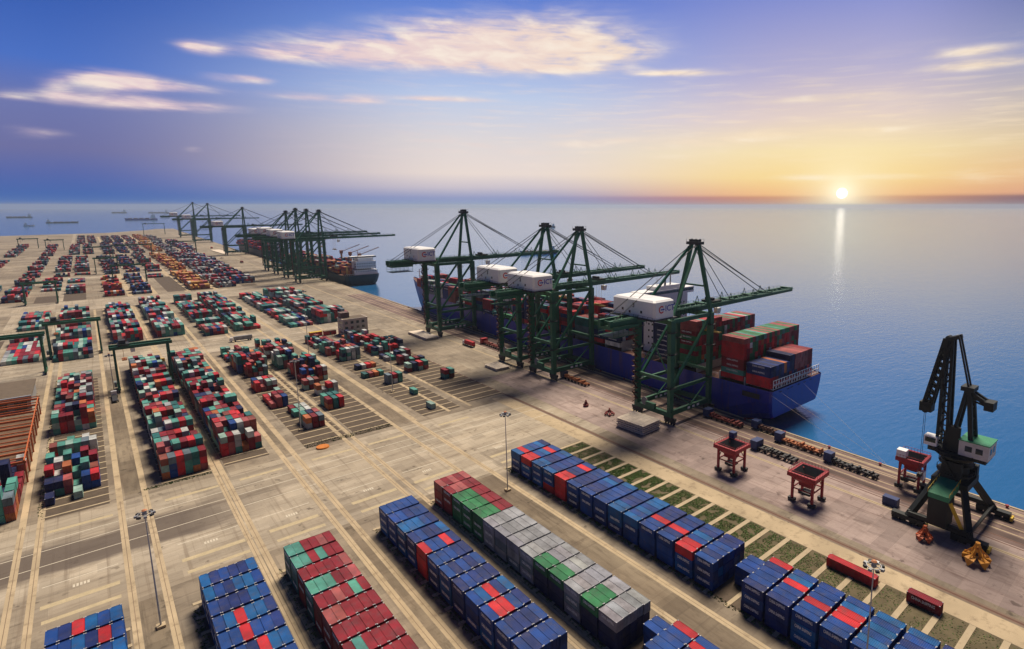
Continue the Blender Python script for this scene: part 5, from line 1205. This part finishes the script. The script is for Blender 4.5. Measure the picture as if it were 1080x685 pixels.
# things lying under the harbour crane
b = MB(); b.box(-1.3, 1.3, -2.5, 2.5, .2, 2.9); o = b.build('blue_bin', B_PAINT); o.location = (197.5, 70.5, 0); tag(o, 'blue skip standing behind the harbour crane, near the white cabin hopper', 'skip')

# ------------------------------------------------------------------ grabs
def orange_grab(x, y, s_, label, m_, open_=1.0):
    r = empty('grab_bucket', (x, y, 0), .3, label, 'grab', 'grab buckets lying on the apron')
    n = 5
    for i in range(n):
        a = 2*math.pi*i/n; b = MB(); c, q_ = math.cos(a), math.sin(a)
        def P(rad, z, w_): return [(s_*(rad*open_*c-w_*q_), s_*(rad*open_*q_+w_*c), s_*z), (s_*(rad*open_*c+w_*q_), s_*(rad*open_*q_-w_*c), s_*z)]
        A, B_, C_, D_ = P(1.0, 2.3, .75), P(3.1, 1.9, 1.35), P(3.3, .05, .12), P(1.5, .9, .35)
        b.hexa([D_[0], D_[1], C_[1], C_[0], A[0], A[1], B_[1], B_[0]])
        b.bar(Vector(P(2.9, 1.9, 0)[0]), (.55*s_*c, .55*s_*q_, 4.4*s_), .30*s_); b.bar(Vector(P(1.1, 2.3, 0)[0]), (.3*s_*c, .3*s_*q_, 3.6*s_), .34*s_)
        b.build('tine', m_, r)
    MB().tube((0, 0, 3.4*s_), (0, 0, 4.3*s_), .95*s_, .8*s_, 12).build('head', m_, r)
    b = MB()
    for i in range(6):
        a = 2*math.pi*(i+.5)/6; b.bar((1.9*s_*math.cos(a), 1.9*s_*math.sin(a), 1.6*s_), (.5*s_*math.cos(a), .5*s_*math.sin(a), 5.2*s_), .22*s_)
    b.tube((0, 0, 5.0*s_), (0, 0, 5.8*s_), .6*s_, n=10); b.build('linkage', m_, r)
    MB().box(-.6*s_, .6*s_, -.6*s_, .6*s_, 2.3*s_, 3.3*s_).build('pulley_block', D_STEEL, r)
    return r
orange_grab(181.8, 39.8, 1.12, 'bright orange grab with spread tines, larger one nearest the camera', mat('grab_yellow_orange', (.80, .34, .03), .5, dirt=(.3, .1, .02)))
orange_grab(183.0, 54.5, .85, 'red orange grab standing closed under the harbour crane', mat('grab_redorange', (.50, .09, .02), .55, dirt=(.1, .03, .02)), .85)
orange_grab(182.6, 220, .62, 'dark red clamshell grab, farther one on the apron behind the pale slabs', mat('grab_dark_red', (.22, .02, .02), .6), .7)
o = orange_grab(183.4, 202.5, .60, 'dark red flat grab nearer the pale slab stack', mat('grab_dark_red', (.22, .02, .02), .6), 1.35)
# dark mechanical grabs and jibs lying near the tracks: long lattice machines
def long_gear(x, y, L, w_, rz, label, head, body, sd_):
    r = empty('conveyor_machine', (x, y, 0), rz, label, 'machine', 'long low machines parked by the tracks')
    MB().box(-w_*.6, w_*.6, L/2-3.4, L/2, .5, 4.2).build('drive_cab', head, r)
    b = MB(); q_ = random.Random(sd_)
    for s_ in (-1, 1): b.bar((s_*w_*.4, -L/2, 1.3), (s_*w_*.4, L/2-3.4, 1.6), .45, .6)
    k = -L/2
    while k < L/2-4:
        b.bar((-w_*.4, k, 1.3), (w_*.4, k+1.2, 1.5), .35); z = q_.uniform(1.6, 2.9); b.box(-w_*.45, w_*.45*q_.uniform(.2, 1), k+.2, k+q_.uniform(.7, 1.4), 1.2, z); k += 1.7
    b.build('frame', body, r)
    b = MB(); k = -L/2+1
    while k < L/2:
        for s_ in (-1, 1): b.tube((s_*w_*.45-.25, k, .6), (s_*w_*.45+.25, k, .6), .6, n=10)
        k += 3.2
    b.build('wheels', RUBBER, r)
    return r
long_gear(203, 120.5, 21, 4.2, -.03, 'dark lattice machine lying between the two left hoppers', B_PAINT, D_STEEL, 1)
long_gear(217.5, 117.5, 22, 3.0, -.01, 'orange brown flat machine with a blue drive box near the quay kerb', B_PAINT, mat('machine_orange', (.40, .13, .04), .7, dirt=(.1, .05, .03)), 2)
long_gear(213.6, 92.5, 22, 2.8, -.05, 'dark low machine with blue drive box right of the orange brown one', B_PAINT, D_STEEL, 3)
long_gear(205, 257, 25, 3.0, -.02, 'orange brown flat machine with dark box under the crane marked 2', mat('dark_blue_box', (.02, .03, .08), .6), mat('machine_orange', (.40, .13, .04), .7), 4)
long_gear(218, 158, 22, 3.6, -.02, 'red brown machine beneath the nearest quay crane at the ship side', B_PAINT, mat('machine_red', (.22, .04, .03), .7), 5)
long_gear(222.5, 136, 16, 3.0, -.02, 'low rusty machine at the quay kerb under the ship stern', B_PAINT, RUST, 6)
long_gear(214, 366, 30, 4.0, -.02, 'row of red carriages beside the ship under the lone crane', R_PAINT, mat('machine_red', (.22, .04, .03), .7), 7)
# stacks of pale slabs and hatch covers
def slabs(x, y, wx, wy, n_, t_, rz, label, cat='slab stack', nm='slab_stack'):
    r = empty(nm, (x, y, 0), rz, label, cat)
    for k in range(n_):
        q_ = random.Random(k+int(x)); dx, dy = q_.uniform(-.2, .2), q_.uniform(-.2, .2)
        sb = MB(); [sb.box(-wx/2+dx, wx/2+dx, -wy/2+dy+j*wy/6+.06, -wy/2+dy+(j+1)*wy/6-.06, .34+k*t_+q_.uniform(-.03, .03), .34+k*t_+t_*.5) for j in range(6)]; sb.build('slab', TIMBER, r)
        b = MB(); j = -wy/2+.6
        while j < wy/2-.4: b.box(-wx/2+.9, wx/2-.9, j, j+.3, -.16+k*t_ if k else 0, .33+k*t_); j += 2.2
        b.build('bearers', D_STEEL, r)
    return r
slabs(182.4, 181, 12.5, 17, 5, .92, .06, 'stack of pale slabs five layers high at the foot of the nearest crane')
slabs(190.8, 434, 11, 34, 2, 1.0, 0, 'flat white hatch cover on the apron by the lone crane', 'hatch cover', 'hatch_cover')
slabs(186.6, 314.5, 10, 15, 2, .9, 0, 'flat pale hatch cover on the apron before crane 1', 'hatch cover', 'hatch_cover')
slabs(222, 1560, 18, 150, 1, 1.4, .02, 'long flat tan hatch covers on the far apron', 'hatch cover', 'hatch_cover')
# parts near the office and a round orange cover
o = MB().tube((0, 0, 0), (0, 0, .6), 2.7, 2.5, 20).build('tank_cover', O_PAINT); o.location = (65.5, 258.5, .02); tag(o, 'round orange cover lying on the yard road before the broken rows', 'cover')
for i, (x, y, L, m_, lab) in enumerate(((137.5, 492, 9, mat('box_red', (.40, .03, .03)), 'dark red site cabin left of the office'), (127.5, 494, 9, mat('box_red2', (.45, .05, .03)), 'red site cabin with yellow top, farther left of the office'))):
    r = empty('site_cabin', (x, y, 0), 0, lab, 'cabin'); MB().box(-L/2, L/2, -2, 2, .2, 3.4).build('wall', m_, r); MB().box(-L/2-.1, L/2+.1, -2.1, 2.1, 3.42, 3.6).build('roof', Y_PAINT if i else ROOFM, r); MB().box(-.6, .5, -2.06, -2.01, .4, 2.6).build('door', D_STEEL, r)
# trucks
def truck(x, y, rz, col, load, label):
    r = empty('container_truck', (x, y, 0), rz, label, 'truck', 'trucks on the yard roads')
    MB().hexa([(-1.25, 5.4, .9), (1.25, 5.4, .9), (1.25, 7.8, .9), (-1.25, 7.8, .9), (-1.2, 5.5, 3.4), (1.2, 5.5, 3.4), (1.2, 7.2, 3.4), (-1.2, 7.2, 3.4)]).build('cab', mat('truck_'+col, dict(white=(.7, .7, .7), red=(.45, .04, .03), yellow=(.6, .4, .05))[col], .4), r)
    MB().hexa([(-1.1, 7.55, 2.1), (1.1, 7.55, 2.1), (1.1, 7.62, 2.1), (-1.1, 7.62, 2.1), (-1.05, 7.25, 3.1), (1.05, 7.25, 3.1), (1.05, 7.34, 3.1), (-1.05, 7.34, 3.1)]).build('windscreen', GLASS, r)
    MB().box(-1.1, 1.1, -7.4, 5.2, 1.05, 1.4).build('trailer', D_STEEL, r)
    for yy in (6.6, 3.9, -4.6, -6.0):
        for s_ in (-1, 1): MB().tube((s_*1.2-.2, yy, .5), (s_*1.2+.2, yy, .5), .5, n=12).build('wheel', RUBBER, r)
    if load:
        o = container_mesh(2.3, 12.2).build('loaded_container', C_OBJ, None); o.location = (x+math.sin(rz)*1.2, y-math.cos(rz)*1.2, 1.42); o.rotation_euler = (0, 0, rz); o.color = (*PAL[load], 1)
        tag(o, '%s container riding on the truck %s' % (CNAME[load], label.split(' ', 3)[-1]), 'container', 'stacked shipping containers')
    return r
truck(28.6, 470, 0, 'yellow', None, 'small yellow cab truck by the right leg of the yard gantry')
truck(222-20, 380, .02, 'white', 'red', 'white cab truck passing on the apron tracks beyond crane 1')
truck(1.9, 402, 0, 'white', None, 'white cab truck with empty trailer in the lane left of dense rows')
truck(205, 1230, .02, 'red', 'maroon', 'red cab truck far along the quay road')
truck(224, 1700, .02, 'red', 'red', 'red cab truck on the far apron near the distant crane')
truck(80, 515, 1.5, 'white', 'grey', 'white cab truck crossing on the middle yard road')
# quay bollards and fenders
bol = None
for k in range(26):
    y = 20+k*22; o = None
    if bol is None:
        r = empty('quay_bollard', (0, 0, 0)); MB().tube((0, 0, 0), (0, 0, .7), .45, .35, 10).build('post', mat('bollard_red', (.3, .04, .04)), r); MB().tube((0, 0, .7), (0, 0, 1.0), .6, .6, 10).build('head', mat('bollard_red', (.3, .04, .04)), r); bol = r; o = r
    else: o = copy_tree(bol)
    o.location = (edge_x(y)-1.8, y, 0); tag(o, 'small dark red bollard in the row along the quay kerb', 'bollard', 'bollards along the quay kerb')
fp = None
for k in range(34):
    y = 12+k*17
    if fp is None: fp = MB().box(0, 1.4, -1.1, 1.1, -3.2, -.3).build('quay_fender', RUBBER); o = fp
    else: o = fp.copy(); COL.objects.link(o)
    o.location = (edge_x(y)+.05, y, 0); tag(o, 'black rubber fender on the quay face above the water', 'fender', 'fenders on the quay face')

# ------------------------------------------------------------------ haze
HZ = 0.00005
m = bpy.data.materials.new('haze'); n, l = nodes(m)
o = n.new('ShaderNodeOutputMaterial'); p = n.new('ShaderNodeVolumePrincipled'); l.new(p.outputs[0], o.inputs['Volume'])
p.inputs['Density'].default_value = HZ; p.inputs['Color'].default_value = (.72, .85, 1.0, 1); p.inputs['Anisotropy'].default_value = .3
hz = MB().box(-RAD-3000, RAD+3000, -RAD-3000, RAD+3000, -10, 140).build('haze', m); tag(hz, kind='stuff')
hz['label'] = 'thin blue haze over the harbour'; hz['category'] = 'haze'
